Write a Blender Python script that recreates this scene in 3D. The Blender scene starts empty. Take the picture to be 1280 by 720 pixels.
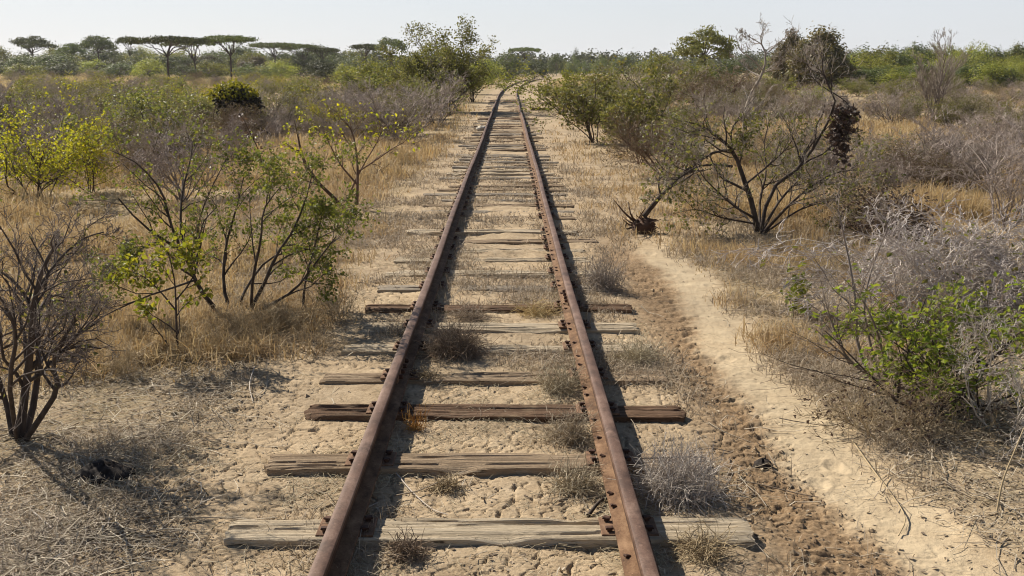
import bpy, math
import numpy as np
from mathutils import Vector

# ------------------------------------------------------------------ basics
SC = bpy.context.scene
COL = SC.collection
F, CX, CY = 1300.0, 640.0, 360.0            # photo pixels (1280 x 720)
CAM = np.array([0.09, 0.0, 1.83])
PITCH = math.atan((360 - 85) / F)
YAW = math.atan(4 / F)
_r = np.array([math.cos(YAW), -math.sin(YAW), 0.0])
_h = np.array([math.sin(YAW), math.cos(YAW), 0.0])
_f = math.cos(PITCH) * _h - math.sin(PITCH) * np.array([0, 0, 1.0])
_u = math.sin(PITCH) * _h + math.cos(PITCH) * np.array([0, 0, 1.0])

def ray(px, py):
    return _f + (px - CX) / F * _r - (py - CY) / F * _u

def G(px, py, z=0.0):                       # where the sight line meets the height z
    d = ray(px, py)
    return CAM + d * ((z - CAM[2]) / d[2])

def A(px, py, Y):                           # where the sight line reaches the depth Y
    d = ray(px, py)
    return CAM + d * ((Y - CAM[1]) / d[1])

def sm(a, b, x):
    t = np.clip((x - a) / (b - a), 0, 1)
    return t * t * (3 - 2 * t)

def _hash(ix, iy, seed):
    n = (ix.astype(np.int64) * 374761393 + iy.astype(np.int64) * 668265263 + seed * 974634777) & 0x7fffffff
    n = ((n ^ (n >> 13)) * 1274126177) & 0x7fffffff
    n = ((n ^ (n >> 15)) * 1103515245 + 12345) & 0x7fffffff
    return ((n ^ (n >> 16)) & 0xffff) / 65535.0

def vnoise(x, y, seed=0):
    xi = np.floor(x); yi = np.floor(y)
    fx = x - xi; fy = y - yi
    fx = fx * fx * fx * (fx * (fx * 6 - 15) + 10); fy = fy * fy * fy * (fy * (fy * 6 - 15) + 10)
    a = _hash(xi, yi, seed); b = _hash(xi + 1, yi, seed)
    c = _hash(xi, yi + 1, seed); d = _hash(xi + 1, yi + 1, seed)
    return (a + (b - a) * fx) * (1 - fy) + (c + (d - c) * fx) * fy

def fbm(x, y, seed=0, octv=4, gain=.5):
    s = 0; a = 1; t = 0
    for i in range(octv):
        s = s + a * vnoise(x * 2 ** i + 17.3 * i, y * 2 ** i - 9.1 * i, seed + i * 31); t += a; a *= gain
    return s / t

def worley(x, y, seed=0, centre=False):                   # F2-F1 and the cell's random
    xi = np.floor(x); yi = np.floor(y)
    f1 = np.full(x.shape, 9.0); f2 = np.full(x.shape, 9.0); cid = np.zeros(x.shape)
    for dx in (-1, 0, 1):
        for dy in (-1, 0, 1):
            cx = xi + dx; cy = yi + dy
            jx = cx + _hash(cx, cy, seed); jy = cy + _hash(cx, cy, seed + 5)
            d = np.hypot(jx - x, jy - y)
            near = d < f1
            f2 = np.where(near, f1, np.minimum(f2, d))
            cid = np.where(near, _hash(cx, cy, seed + 9), cid)
            f1 = np.where(near, d, f1)
    return (f2 - f1, cid) if not centre else (f1, cid)

# ------------------------------------------------------------------ terrain
def track_x(y):
    y = np.asarray(y, float)
    t = np.maximum(y - 58, 0)
    return 2.9 * (t / 98) ** 2 * (1 + .25 * (t / 98))

_sand = np.array([G(*p)[:2] for p in [(758, 240), (790, 285), (826, 318), (856, 345), (888, 385), (922, 435), (972, 500), (1036, 580), (1110, 650), (1200, 715), (1420, 860)]])
_rut = np.array([G(*p)[:2] for p in [(735, 215), (770, 280), (795, 325), (840, 372), (886, 430), (932, 490), (975, 550), (1012, 620), (1045, 715), (1110, 860)]])
def path_d(x, y, pl):
    o = np.argsort(pl[:, 1])
    return x - np.interp(y, pl[o, 1], pl[o, 0])

def masks(x, y):
    n1 = fbm(x * 1.3, y * 1.3, 3, 3) - .5
    n2 = fbm(x * 6, y * 6, 4, 3) - .5
    ds = path_d(x, y, _sand) + .16 * n1 + .10 * n2
    dr = path_d(x, y, _rut) + .22 * n1 + .10 * n2
    far = sm(11.5, 8.5, y)
    sand = sm(.31, .08, np.abs(ds - .03) + .10 * (fbm(x * 14, y * 14, 6, 3) - .5)) * sm(12.5, 9.5, y)
    rut = sm(.46, .16, np.abs(dr)) * sm(13, 9.5, y) * (1 - .8 * sand)
    tx = np.abs(x - track_x(y))
    side = tx - .25 * n1 - .12 * n2
    # straw and litter grow over everything away from the track
    lit = sm(1.15, 1.75, side) * np.where(x < 0, 1.0, sm(.10, .45, ds) * sm(0, .6, dr + .2) + (y > 11) * 0.0)
    strip = (x > 0) * sm(1.2, 1.5, tx) * sm(3.4, 2.2, tx + .8 * n1) * sm(9, 12, y)      # bare dirt beside the line
    lit = np.maximum(lit, sm(2.2, 3.2, tx + .8 * n1) * sm(8, 12, y) * np.where(x > 0, 1, 1))
    lit = np.clip(lit * (1 - .9 * sand) * (1 - .7 * strip) * (1 - .9 * clay(x, y)), 0, 1)
    return sand, rut, lit, strip

def clay(x, y):                              # trodden bare clay between the right rail and the sandy path
    return sm(.95, 1.25, x + .25 * (fbm(x * 2, y * 2, 8, 2) - .5)) * sm(.25, -.05, path_d(x, y, _sand)) * sm(12.5, 9.5, y)

def terrain(x, y, fine=True):
    x = np.asarray(x, float); y = np.asarray(y, float)
    tx = np.abs(x - track_x(y))
    off = sm(1.3, 5, tx)
    z = off * .22 * (fbm(x * .22, y * .22, 11, 3) - .5) * sm(2, 9, y) + sm(6, 60, tx) * 1.2 * (fbm(x * .021, y * .021, 12, 2) - .5) * sm(20, 90, y)
    z = z + .05 * (fbm(x * 1.1, y * 1.1, 13, 3) - .5) * (.4 + .6 * off)
    if fine:
        sand, rut, lit, strip = masks(x, y)
        near = sm(26, 12, y)
        n6 = fbm(x * 9, y * 9, 21, 4, .6) - .5
        n7 = fbm(x * 34, y * 34, 22, 3, .6) - .5
        z = z - .016 * sand - .022 * rut * (1 - sand)
        d_ = path_d(x, y, _rut); tread = np.sin(2 * np.pi * (y / .15 + np.abs(d_) * 2.2)) * sm(.17, .12, np.abs(d_ - .02)) * sm(.38, .55, fbm(x * 3, y * 2, 24, 2))
        z = z + near * .011 * tread * rut * (1 - sand)
        z = z + near * np.maximum(rut, .45 * clay(x, y)) * (.020 * n6 + .017 * n7 - .010 * sm(.55, .75, fbm(x * 7, y * 15, 23, 3)))
        z = z + near * (1 - rut) * (1 - .85 * sand) * (.007 * n6 + .005 * n7)
        # cracked mud
        wx = x + .05 * n6; wy = y + .05 * n7
        e, cid = worley(wx * 9, wy * 9, 31)
        e2, cid2 = worley(wx * 21 + 5, wy * 21, 37)
        # hoof and foot prints in the loose sand
        f1, pc = worley(x * 5.2 + .3 * n6, y * 3.6, 57, True)
        z = z - .013 * near * sm(.30, .12, f1) * (pc > .70) * np.clip(.9 * sand + .5 * strip + .55 * (tx < .42), 0, 1) + .004 * near * np.exp(-((f1 - .34) / .05) ** 2) * (pc > .70) * sand
        cr = sm(.53, .61, fbm(x * .9 + 4, y * .9, 41, 2) + .18 * np.exp(-(np.abs(tx - 1.0) / .45) ** 2) + .10 * (x < -1) - .25 * sand - .1 * rut) * near
        deep = sm(.050, .012, e) * .020 + sm(.05, .01, e2) * .009 * sm(.45, .6, vnoise(x * 4, y * 4, 47))
        z = z - cr * deep + cr * .005 * (cid - .5) + cr * .002 * (cid2 - .5)
        # curled plates and leaf mould on the left
        pl = sm(-1.0, -1.6, x - track_x(y)) * near
        e3, c3 = worley(x * 13 + .6 * n6, y * 24 + 1.2 * n6, 43)
        z = z + pl * (.015 * (c3 - .5) - .010 * sm(.2, .03, e3)) * sm(.4, .6, fbm(x * 1.5, y * 1.5, 48, 2))
        # drifted dirt between the sleepers
        bt = sm(.9, .5, tx)
        z = z + bt * (.03 + .036 * sm(6, 10, y)) * (fbm(x * 2.6, y * 1.9, 51, 3) - .47) - .004
    return z

def tz(x, y):
    return float(terrain(np.array([x], float), np.array([y], float), True)[0])

# ------------------------------------------------------------------ mesh building
class Geo:
    def __init__(s): s.V = []; s.Q = []; s.T = []; s.MQ = []; s.MT = []; s.n = 0
    def add(s, v, q=None, t=None, m=0):
        v = np.asarray(v, float).reshape(-1, 3)
        s.V.append(v)
        if q is not None and len(q):
            q = np.asarray(q, np.int64).reshape(-1, 4); s.Q.append(q + s.n); s.MQ.append(np.full(len(q), m))
        if t is not None and len(t):
            t = np.asarray(t, np.int64).reshape(-1, 3); s.T.append(t + s.n); s.MT.append(np.full(len(t), m))
        s.n += len(v)
    def tubes(s, pts, rad, sides=4, m=0, cap=False):
        N, P, _ = pts.shape
        if N == 0: return
        T = np.gradient(pts, axis=1); T /= np.linalg.norm(T, axis=2, keepdims=True) + 1e-9
        D = pts[:, -1] - pts[:, 0]; D /= np.linalg.norm(D, axis=1, keepdims=True) + 1e-9
        ref = np.where(np.abs(D[:, 2:3]) < .8, np.array([[0, 0, 1.]]), np.array([[1., 0, 0]]))
        ref = np.cross(D, ref); ref /= np.linalg.norm(ref, axis=1, keepdims=True) + 1e-9
        U = np.cross(T, ref[:, None, :]); U /= np.linalg.norm(U, axis=2, keepdims=True) + 1e-9
        W = np.cross(T, U)
        a = np.arange(sides) * 2 * np.pi / sides
        ring = pts[:, :, None, :] + rad[:, :, None, None] * (np.cos(a)[None, None, :, None] * U[:, :, None, :] + np.sin(a)[None, None, :, None] * W[:, :, None, :])
        base = (np.arange(N) * P * sides)[:, None, None] + (np.arange(P - 1) * sides)[None, :, None]
        k = np.arange(sides)[None, None, :]; k2 = (k + 1) % sides
        q = np.stack([base + k, base + k2, base + sides + k2, base + sides + k], -1).reshape(-1, 4)
        s.add(ring.reshape(-1, 3), q, None, m)
    def leaf(s, pos, d, nrm, L, W, fold=.18, m=0):
        sd = np.cross(d, nrm); sd /= np.linalg.norm(sd, axis=1, keepdims=True) + 1e-9
        n2 = np.cross(sd, d)
        L = L[:, None]; W = W[:, None]
        v = np.stack([pos, pos + d * L * .45 + sd * W + n2 * W * fold * 2, pos + d * L - n2 * L * fold * .5, pos + d * L * .45 - sd * W + n2 * W * fold * 2], 1)
        q = np.arange(len(pos) * 4).reshape(-1, 4)
        s.add(v.reshape(-1, 3), q, None, m)
    def mesh(s, name, mats, smooth=False):
        me = bpy.data.meshes.new(name)
        V = np.concatenate(s.V) if s.V else np.zeros((0, 3))
        Q = np.concatenate(s.Q) if s.Q else np.zeros((0, 4), np.int64)
        T = np.concatenate(s.T) if s.T else np.zeros((0, 3), np.int64)
        me.vertices.add(len(V)); me.vertices.foreach_set('co', V.astype(np.float32).ravel())
        loops = np.concatenate([Q.ravel(), T.ravel()])
        me.loops.add(len(loops)); me.loops.foreach_set('vertex_index', loops.astype(np.int32))
        me.polygons.add(len(Q) + len(T))
        st = np.concatenate([np.arange(len(Q)) * 4, len(Q) * 4 + np.arange(len(T)) * 3])
        me.polygons.foreach_set('loop_start', st.astype(np.int32))
        me.polygons.foreach_set('material_index', np.concatenate(s.MQ + s.MT + [np.zeros(0)]).astype(np.int32))
        me.polygons.foreach_set('use_smooth', np.full(len(Q) + len(T), smooth))
        for mt in (mats if isinstance(mats, (list, tuple)) else [mats]): me.materials.append(mt)
        me.update(calc_edges=True)
        return me

def tag(o, label=None, cat=None, group=None, kind=None):
    if label: o['label'] = label
    if cat: o['category'] = cat
    if group: o['group'] = group
    if kind: o['kind'] = kind
    return o

def place(o, loc, rot=0, sc=1):
    o.location = loc; o.rotation_euler = (0, 0, rot)
    o.scale = (sc, sc, sc) if np.isscalar(sc) else sc

def thing(name, label, cat, loc, group=None, rot=0, sc=1):
    o = bpy.data.objects.new(name, None); COL.objects.link(o)
    o.empty_display_size = .2
    place(o, loc, rot, sc)
    return tag(o, label, cat, group)

def part(name, me, parent=None):
    o = bpy.data.objects.new(name, me); COL.objects.link(o)
    if parent is not None: o.parent = parent
    return o

def copy_thing(src, label, loc, rot, sc, group=None):
    c = src.copy(); COL.objects.link(c)
    place(c, loc, rot, sc); c['label'] = label
    if group: c['group'] = group
    for ch in list(src.children):
        p = ch.copy(); COL.objects.link(p); p.parent = c
        for g in list(ch.children):
            q = g.copy(); COL.objects.link(q); q.parent = p
    return c

# ------------------------------------------------------------------ materials
def lin(r, g, b):
    f = lambda c: (c / 255 / 12.92) if c / 255 <= .04045 else ((c / 255 + .055) / 1.055) ** 2.4
    return (f(r), f(g), f(b), 1)

def newmat(name):
    m = bpy.data.materials.new(name); m.use_nodes = True
    nt = m.node_tree
    return m, nt, nt.nodes['Principled BSDF'], nt.nodes['Material Output']

def N(nt, kind, **kw):
    n = nt.nodes.new(kind)
    for k, v in kw.items():
        if k in n.inputs: n.inputs[k].default_value = v
        else: setattr(n, k, v)
    return n

def ramp(nt, fac, stops, interp='LINEAR'):
    r = nt.nodes.new('ShaderNodeValToRGB'); r.color_ramp.interpolation = interp
    e = r.color_ramp.elements
    while len(e) < len(stops): e.new(.5)
    for i, (p, c) in enumerate(stops):
        e[i].position = p; e[i].color = c if len(c) == 4 else (*c, 1)
    nt.links.new(fac, r.inputs[0])
    return r.outputs[0]

def noise(nt, scale, detail=4, vec=None, rough=.55, mapscale=None):
    n = N(nt, 'ShaderNodeTexNoise', Scale=scale, Detail=detail, Roughness=rough)
    if vec is not None:
        if mapscale is not None:
            mp = nt.nodes.new('ShaderNodeMapping'); mp.inputs['Scale'].default_value = mapscale
            nt.links.new(vec, mp.inputs['Vector']); vec = mp.outputs[0]
        nt.links.new(vec, n.inputs['Vector'])
    return n.outputs['Fac']

def mix(nt, fac, a, b):
    m = nt.nodes.new('ShaderNodeMix'); m.data_type = 'RGBA'
    if isinstance(fac, (int, float)): m.inputs[0].default_value = fac
    else: nt.links.new(fac, m.inputs[0])
    for i, v in ((6, a), (7, b)):
        if isinstance(v, (tuple, list)): m.inputs[i].default_value = v if len(v) == 4 else (*v, 1)
        else: nt.links.new(v, m.inputs[i])
    return m.outputs[2]

def math_(nt, op, a, b=0.0, clamp=False):
    m = nt.nodes.new('ShaderNodeMath'); m.operation = op; m.use_clamp = clamp
    for i, v in enumerate((a, b)):
        if isinstance(v, (int, float)): m.inputs[i].default_value = v
        else: nt.links.new(v, m.inputs[i])
    return m.outputs[0]

def bump(nt, bs, height, strength, dist):
    b = N(nt, 'ShaderNodeBump', Strength=strength, Distance=dist)
    nt.links.new(height, b.inputs['Height']); nt.links.new(b.outputs[0], bs.inputs['Normal'])

def leaf_mat(name, cols, trans=.45, tcol=1.25, rough=.55, vary=.22):
    m, nt, bs, out = newmat(name)
    g = nt.nodes.new('ShaderNodeNewGeometry')
    oi = nt.nodes.new('ShaderNodeObjectInfo')
    n = len(cols)
    c = ramp(nt, g.outputs['Random Per Island'], [(i / max(n - 1, 1), cc) for i, cc in enumerate(cols)])
    hs = N(nt, 'ShaderNodeHueSaturation', Saturation=1.0)
    v = N(nt, 'ShaderNodeMapRange'); v.inputs['To Min'].default_value = 1 - vary; v.inputs['To Max'].default_value = 1 + vary
    nt.links.new(oi.outputs['Random'], v.inputs['Value']); nt.links.new(v.outputs[0], hs.inputs['Value'])
    h = N(nt, 'ShaderNodeMapRange'); h.inputs['To Min'].default_value = .485; h.inputs['To Max'].default_value = .512
    nt.links.new(oi.outputs['Random'], h.inputs['Value']); nt.links.new(h.outputs[0], hs.inputs['Hue'])
    nt.links.new(c, hs.inputs['Color']); c = hs.outputs[0]
    nt.links.new(c, bs.inputs['Base Color']); bs.inputs['Roughness'].default_value = rough
    bs.inputs['Specular IOR Level'].default_value = .35
    t = nt.nodes.new('ShaderNodeBsdfTranslucent')
    tc = N(nt, 'ShaderNodeHueSaturation', Value=tcol, Saturation=1.1); nt.links.new(c, tc.inputs['Color'])
    nt.links.new(tc.outputs[0], t.inputs['Color'])
    mx = nt.nodes.new('ShaderNodeMixShader'); mx.inputs[0].default_value = trans
    nt.links.new(bs.outputs[0], mx.inputs[1]); nt.links.new(t.outputs[0], mx.inputs[2])
    nt.links.new(mx.outputs[0], out.inputs['Surface'])
    return m

def bark_mat(name, c1, c2, scale=25, island=False):
    m, nt, bs, out = newmat(name)
    tc = nt.nodes.new('ShaderNodeTexCoord')
    if island:
        g = nt.nodes.new('ShaderNodeNewGeometry'); f = g.outputs['Random Per Island']
    else:
        f = noise(nt, scale, 4, tc.outputs['Object'], mapscale=(1, 1, .35))
    c = ramp(nt, f, [(.25 if not island else 0, c1), (.75 if not island else 1, c2)])
    nt.links.new(c, bs.inputs['Base Color']); bs.inputs['Roughness'].default_value = .85
    bs.inputs['Specular IOR Level'].default_value = .2
    if not island: bump(nt, bs, f, .5, .01)
    return m

M = {}
M['leaf_green'] = leaf_mat('green leaves', [(.075, .09, .022), (.12, .135, .03), (.19, .19, .035), (.08, .085, .032)])
M['leaf_dark'] = leaf_mat('dark dull leaves', [(.035, .05, .018), (.06, .075, .028), (.05, .06, .03), (.09, .085, .04)], .35)
M['leaf_yellow'] = leaf_mat('yellow green leaves', [(.28, .27, .035), (.20, .21, .03), (.38, .33, .05), (.15, .16, .03), (.44, .36, .04)], .5)
M['leaf_olive'] = leaf_mat('olive leaves', [(.13, .14, .036), (.18, .175, .048), (.095, .11, .032), (.23, .20, .06)], .45)
M['leaf_bright'] = leaf_mat('bright fresh leaves', [(.11, .14, .022), (.165, .19, .028), (.23, .235, .04), (.075, .092, .022)], .45)
M['leaf_lime'] = leaf_mat('lime leaves', [(.13, .15, .025), (.19, .20, .03), (.28, .26, .04), (.10, .115, .022)], .5)
M['leaf_fresh'] = leaf_mat('new green leaves', [(.12, .17, .03), (.18, .22, .035), (.24, .25, .05), (.09, .12, .025)], .4)
M['leaf_tree'] = leaf_mat('olive tree leaves', [(.11, .12, .03), (.155, .16, .042), (.20, .19, .055), (.115, .12, .04)], .4)
M['leaf_far'] = leaf_mat('tree line leaves', [(.075, .098, .03), (.11, .13, .038), (.055, .072, .027), (.14, .15, .045)], .32, vary=.5)
M['leaf_farlite'] = leaf_mat('light olive crown leaves', [(.19, .215, .04), (.25, .25, .05), (.14, .165, .035), (.30, .28, .07)], .42, vary=.45)
M['leaf_black'] = leaf_mat('near black leaves', [(.02, .018, .012), (.035, .028, .018), (.015, .013, .01)], .05)
M['leaf_brown'] = leaf_mat('dead brown leaves', [(.08, .052, .036), (.12, .082, .055), (.055, .036, .026), (.17, .12, .08)], .2)
M['leaf_rust'] = leaf_mat('brown green leaves', [(.105, .082, .032), (.14, .105, .04), (.08, .075, .028), (.17, .125, .05)], .3, vary=.35)
M['straw'] = leaf_mat('dry straw blades', [(.44, .33, .165), (.53, .42, .225), (.35, .27, .15), (.59, .48, .28), (.44, .29, .11)], .3, 1.1, .7)
M['straw_grey'] = leaf_mat('grey dry stalks', [(.36, .29, .19), (.44, .37, .26), (.27, .22, .15), (.50, .43, .31)], .2, 1.1, .7)
M['straw_gold'] = leaf_mat('gold dry stalks', [(.46, .28, .08), (.52, .34, .11), (.40, .25, .08)], .35, 1.1, .7)
M['litter'] = leaf_mat('dry leaf litter', [(.25, .20, .13), (.37, .30, .205), (.15, .11, .075), (.48, .40, .28), (.29, .215, .14)], .15, 1, .8)
M['bark_dark'] = bark_mat('dark bark', (.030, .022, .018), (.095, .072, .058))
M['bark_grey'] = bark_mat('grey bark', (.13, .10, .085), (.26, .215, .18))
M['bark_pale'] = bark_mat('bleached dead wood', (.17, .145, .12), (.36, .31, .26))
M['bark_brown'] = bark_mat('brown bark', (.09, .055, .035), (.19, .12, .08))
M['twig_mauve'] = bark_mat('mauve grey twigs', (.21, .17, .15), (.46, .39, .34), island=True)
M['twig_grey'] = bark_mat('grey twigs', (.19, .155, .125), (.42, .36, .30), island=True)
M['twig_pale'] = bark_mat('pale grey twigs', (.28, .24, .21), (.56, .50, .43), island=True)
M['twig_litter'] = bark_mat('fallen twigs', (.12, .09, .065), (.56, .49, .38), island=True)
M['twig_dark'] = bark_mat('dark twigs', (.06, .045, .04), (.22, .18, .155), island=True)
M['twig_lilac'] = bark_mat('lilac grey twigs', (.28, .24, .22), (.58, .52, .475), island=True)
M['twig_brown'] = bark_mat('brown twigs', (.12, .085, .06), (.28, .21, .145), island=True)
M['twig_tan'] = bark_mat('tan twigs', (.20, .15, .09), (.42, .33, .20), island=True)
M['root'] = bark_mat('dark red brown roots', (.03, .017, .012), (.12, .068, .045), 22)
M['crumb'] = bark_mat('dry soil crumbs', (.17, .115, .07), (.40, .30, .19), island=True)
M['clod_shade'] = bark_mat('black clod and shadow lump', (.012, .010, .009), (.04, .03, .025), 30)  # near-black; also colours the lump that stands in for a shadow
M['stone'] = bark_mat('pale stone', (.40, .35, .28), (.60, .55, .47), 12)

def ground_mat():
    m, nt, bs, out = newmat('dry earth')
    geo = nt.nodes.new('ShaderNodeNewGeometry'); P = geo.outputs['Position']
    at = N(nt, 'ShaderNodeAttribute', attribute_name='cover')
    sp = nt.nodes.new('ShaderNodeSeparateColor'); nt.links.new(at.outputs['Color'], sp.inputs[0])
    big = noise(nt, .8, 5, P); mid = noise(nt, 5, 6, P, .65); fine = noise(nt, 45, 5, P, .7); grit = noise(nt, 260, 3, P, .7)
    earth = ramp(nt, mid, [(.30, (.235, .172, .108)), (.50, (.36, .275, .180)), (.70, (.46, .365, .250))])
    earth = mix(nt, math_(nt, 'MULTIPLY', fine, .55), earth, ramp(nt, fine, [(.38, (.17, .125, .08)), (.62, (.47, .38, .265))]))
    sand = ramp(nt, mid, [(.3, (.37, .292, .195)), (.7, (.48, .392, .27))])
    rut = ramp(nt, fine, [(.30, (.13, .085, .048)), (.52, (.225, .155, .093)), (.72, (.34, .25, .155))])
    litter = ramp(nt, fine, [(.30, (.13, .098, .064)), (.48, (.27, .21, .138)), (.60, (.40, .325, .22)), (.75, (.52, .435, .31))])
    straw = ramp(nt, noise(nt, 7, 6, P, .7), [(.30, (.16, .12, .065)), (.5, (.26, .20, .11)), (.7, (.37, .295, .175))])
    c = mix(nt, sp.outputs[1], earth, rut)
    ls = mix(nt, at.outputs['Alpha'], litter, straw)
    lf = math_(nt, 'MULTIPLY', sp.outputs[2], ramp(nt, noise(nt, 3.2, 5, P, .65), [(.36, (.25,) * 3), (.58, (1, 1, 1))]))
    c = mix(nt, lf, c, ls)
    c = mix(nt, sp.outputs[0], c, sand)
    pat = ramp(nt, big, [(.3, (.80, .80, .80)), (.7, (1.12, 1.10, 1.06))])
    mm = nt.nodes.new('ShaderNodeMix'); mm.data_type = 'RGBA'; mm.blend_type = 'MULTIPLY'; mm.inputs[0].default_value = 1
    nt.links.new(c, mm.inputs[6]); nt.links.new(pat, mm.inputs[7])
    nt.links.new(mm.outputs[2], bs.inputs['Base Color'])
    bs.inputs['Roughness'].default_value = .95; bs.inputs['Specular IOR Level'].default_value = .1
    h = math_(nt, 'ADD', math_(nt, 'MULTIPLY', fine, 1.0), math_(nt, 'MULTIPLY', grit, .35))
    bump(nt, bs, h, .6, .012)
    return m

def wood_mat(name, c1, c2, c3):
    m, nt, bs, out = newmat(name)
    tc = nt.nodes.new('ShaderNodeTexCoord'); O = tc.outputs['Object']
    oi = nt.nodes.new('ShaderNodeObjectInfo')
    ad = N(nt, 'ShaderNodeVectorMath', operation='ADD'); nt.links.new(O, ad.inputs[0])
    cb = nt.nodes.new('ShaderNodeCombineXYZ')
    sc = math_(nt, 'MULTIPLY', oi.outputs['Random'], 40)
    for i in range(3): nt.links.new(sc, cb.inputs[i])
    nt.links.new(cb.outputs[0], ad.inputs[1]); O = ad.outputs[0]
    g = noise(nt, 3, 6, O, .6, (.5, 26, 8)); g2 = noise(nt, 3, 5, O, .7, (1.3, 70, 20)); b = noise(nt, 4, 4, O)
    c = ramp(nt, g, [(.3, c1), (.52, c2), (.7, c3)])
    c = mix(nt, ramp(nt, g2, [(.35, (.95,) * 3), (.41, (0, 0, 0))]), c, tuple(x * .22 for x in c1))
    c = mix(nt, ramp(nt, b, [(.56, (0, 0, 0)), (.74, (.7,) * 3)]), c, (.36, .27, .17))
    nt.links.new(c, bs.inputs['Base Color']); bs.inputs['Roughness'].default_value = .9; bs.inputs['Specular IOR Level'].default_value = .15
    bump(nt, bs, math_(nt, 'ADD', g, math_(nt, 'MULTIPLY', g2, 1.2)), .9, .016)
    return m
M['wood_pale'] = wood_mat('pale weathered wood', (.33, .26, .175), (.50, .41, .29), (.62, .53, .40))
M['wood_tan'] = wood_mat('tan weathered wood', (.20, .14, .088), (.32, .235, .155), (.43, .335, .235))
M['wood_dark'] = wood_mat('dark weathered wood', (.075, .045, .028), (.15, .09, .055), (.24, .16, .105))
M['wood_grey'] = wood_mat('grey weathered wood', (.20, .165, .13), (.33, .28, .22), (.45, .39, .31))

def rust_mat(name, c1, c2, c3, rough, metal=.15, sc=18):
    m, nt, bs, out = newmat(name)
    geo = nt.nodes.new('ShaderNodeNewGeometry'); P = geo.outputs['Position']
    n = noise(nt, sc, 6, P, .65, (1, .45, 1)); n2 = noise(nt, 140, 4, P, .6)
    f = math_(nt, 'ADD', math_(nt, 'MULTIPLY', n, .75), math_(nt, 'MULTIPLY', n2, .25))
    cr_ = ramp(nt, f, [(.34, c1), (.5, c2), (.66, c3)])
    st = noise(nt, 7, 5, P, .75, (1, .6, 1)); sp2 = noise(nt, 60, 3, P, .7)
    cr_ = mix(nt, ramp(nt, st, [(.52, (0, 0, 0)), (.66, (.75,) * 3)]), cr_, tuple(v * .9 for v in c1))       # dark stains
    cr_ = mix(nt, ramp(nt, sp2, [(.62, (0, 0, 0)), (.72, (.6,) * 3)]), cr_, tuple(min(1, v * 1.25) for v in c3))      # flaked spots
    nt.links.new(cr_, bs.inputs['Base Color'])
    bs.inputs['Roughness'].default_value = rough; bs.inputs['Metallic'].default_value = metal; bs.inputs['Specular IOR Level'].default_value = .22
    bump(nt, bs, f, .35, .004)
    return m
M['rail_head'] = rust_mat('worn rail head', (.05, .027, .018), (.115, .066, .046), (.20, .13, .098), .62, .05, 9)
M['rail_rust'] = rust_mat('orange rusted steel', (.06, .032, .018), (.14, .078, .042), (.24, .148, .085), .9, .0)
M['rail_web_shade'] = rust_mat('rusted web with painted shade', (.03, .016, .010), (.065, .034, .019), (.12, .065, .036), .9, .0)  # rust darkened on web and head sides, painting in the shade there
M['plate_rust'] = rust_mat('brown rusted plate', (.085, .046, .027), (.16, .092, .055), (.27, .175, .11), .9, .0, 30)
M['spike_rust'] = rust_mat('dark rusted spike', (.03, .016, .012), (.06, .03, .02), (.10, .05, .03), .8, .0, 40)

# ------------------------------------------------------------------ ground sheet
def build_ground():
    inv = np.linspace(1 / 2.9, 1 / 42, 760)
    ys = np.concatenate([np.linspace(-7, 2.6, 24), 1 / inv, 42 * (2600 / 42) ** np.linspace(0.01, 1, 110)])
    u = np.concatenate([np.linspace(-1.25, -.56, 60)[:-1], np.linspace(-.56, .56, 1000), np.linspace(.56, 1.25, 60)[1:]])
    hw = np.maximum(ys, 0) * 1.0 + 2.2
    X = u[None, :] * hw[:, None]; X += (track_x(ys) * 0)[:, None]
    Y = np.repeat(ys[:, None], len(u), 1)
    Z = terrain(X, Y)
    s, r, l, st = masks(X, Y)
    R, Cn = X.shape
    i = np.arange(R * Cn).reshape(R, Cn)
    q = np.stack([i[:-1, :-1], i[:-1, 1:], i[1:, 1:], i[1:, :-1]], -1).reshape(-1, 4)
    g = Geo(); g.add(np.stack([X, Y, Z], -1).reshape(-1, 3), q)
    me = g.mesh('ground', ground_mat(), True)
    ca = me.color_attributes.new('cover', 'FLOAT_COLOR', 'POINT')
    strawness = np.clip(sm(4.5, 8, Y) * .9 + .35 * sm(.5, .7, fbm(X * .8, Y * .8, 77, 3)), 0, 1)
    ca.data.foreach_set('color', np.stack([s, r, l, strawness], -1).astype(np.float32).ravel())
    tag(part('ground', me), kind='structure')
build_ground()

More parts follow.
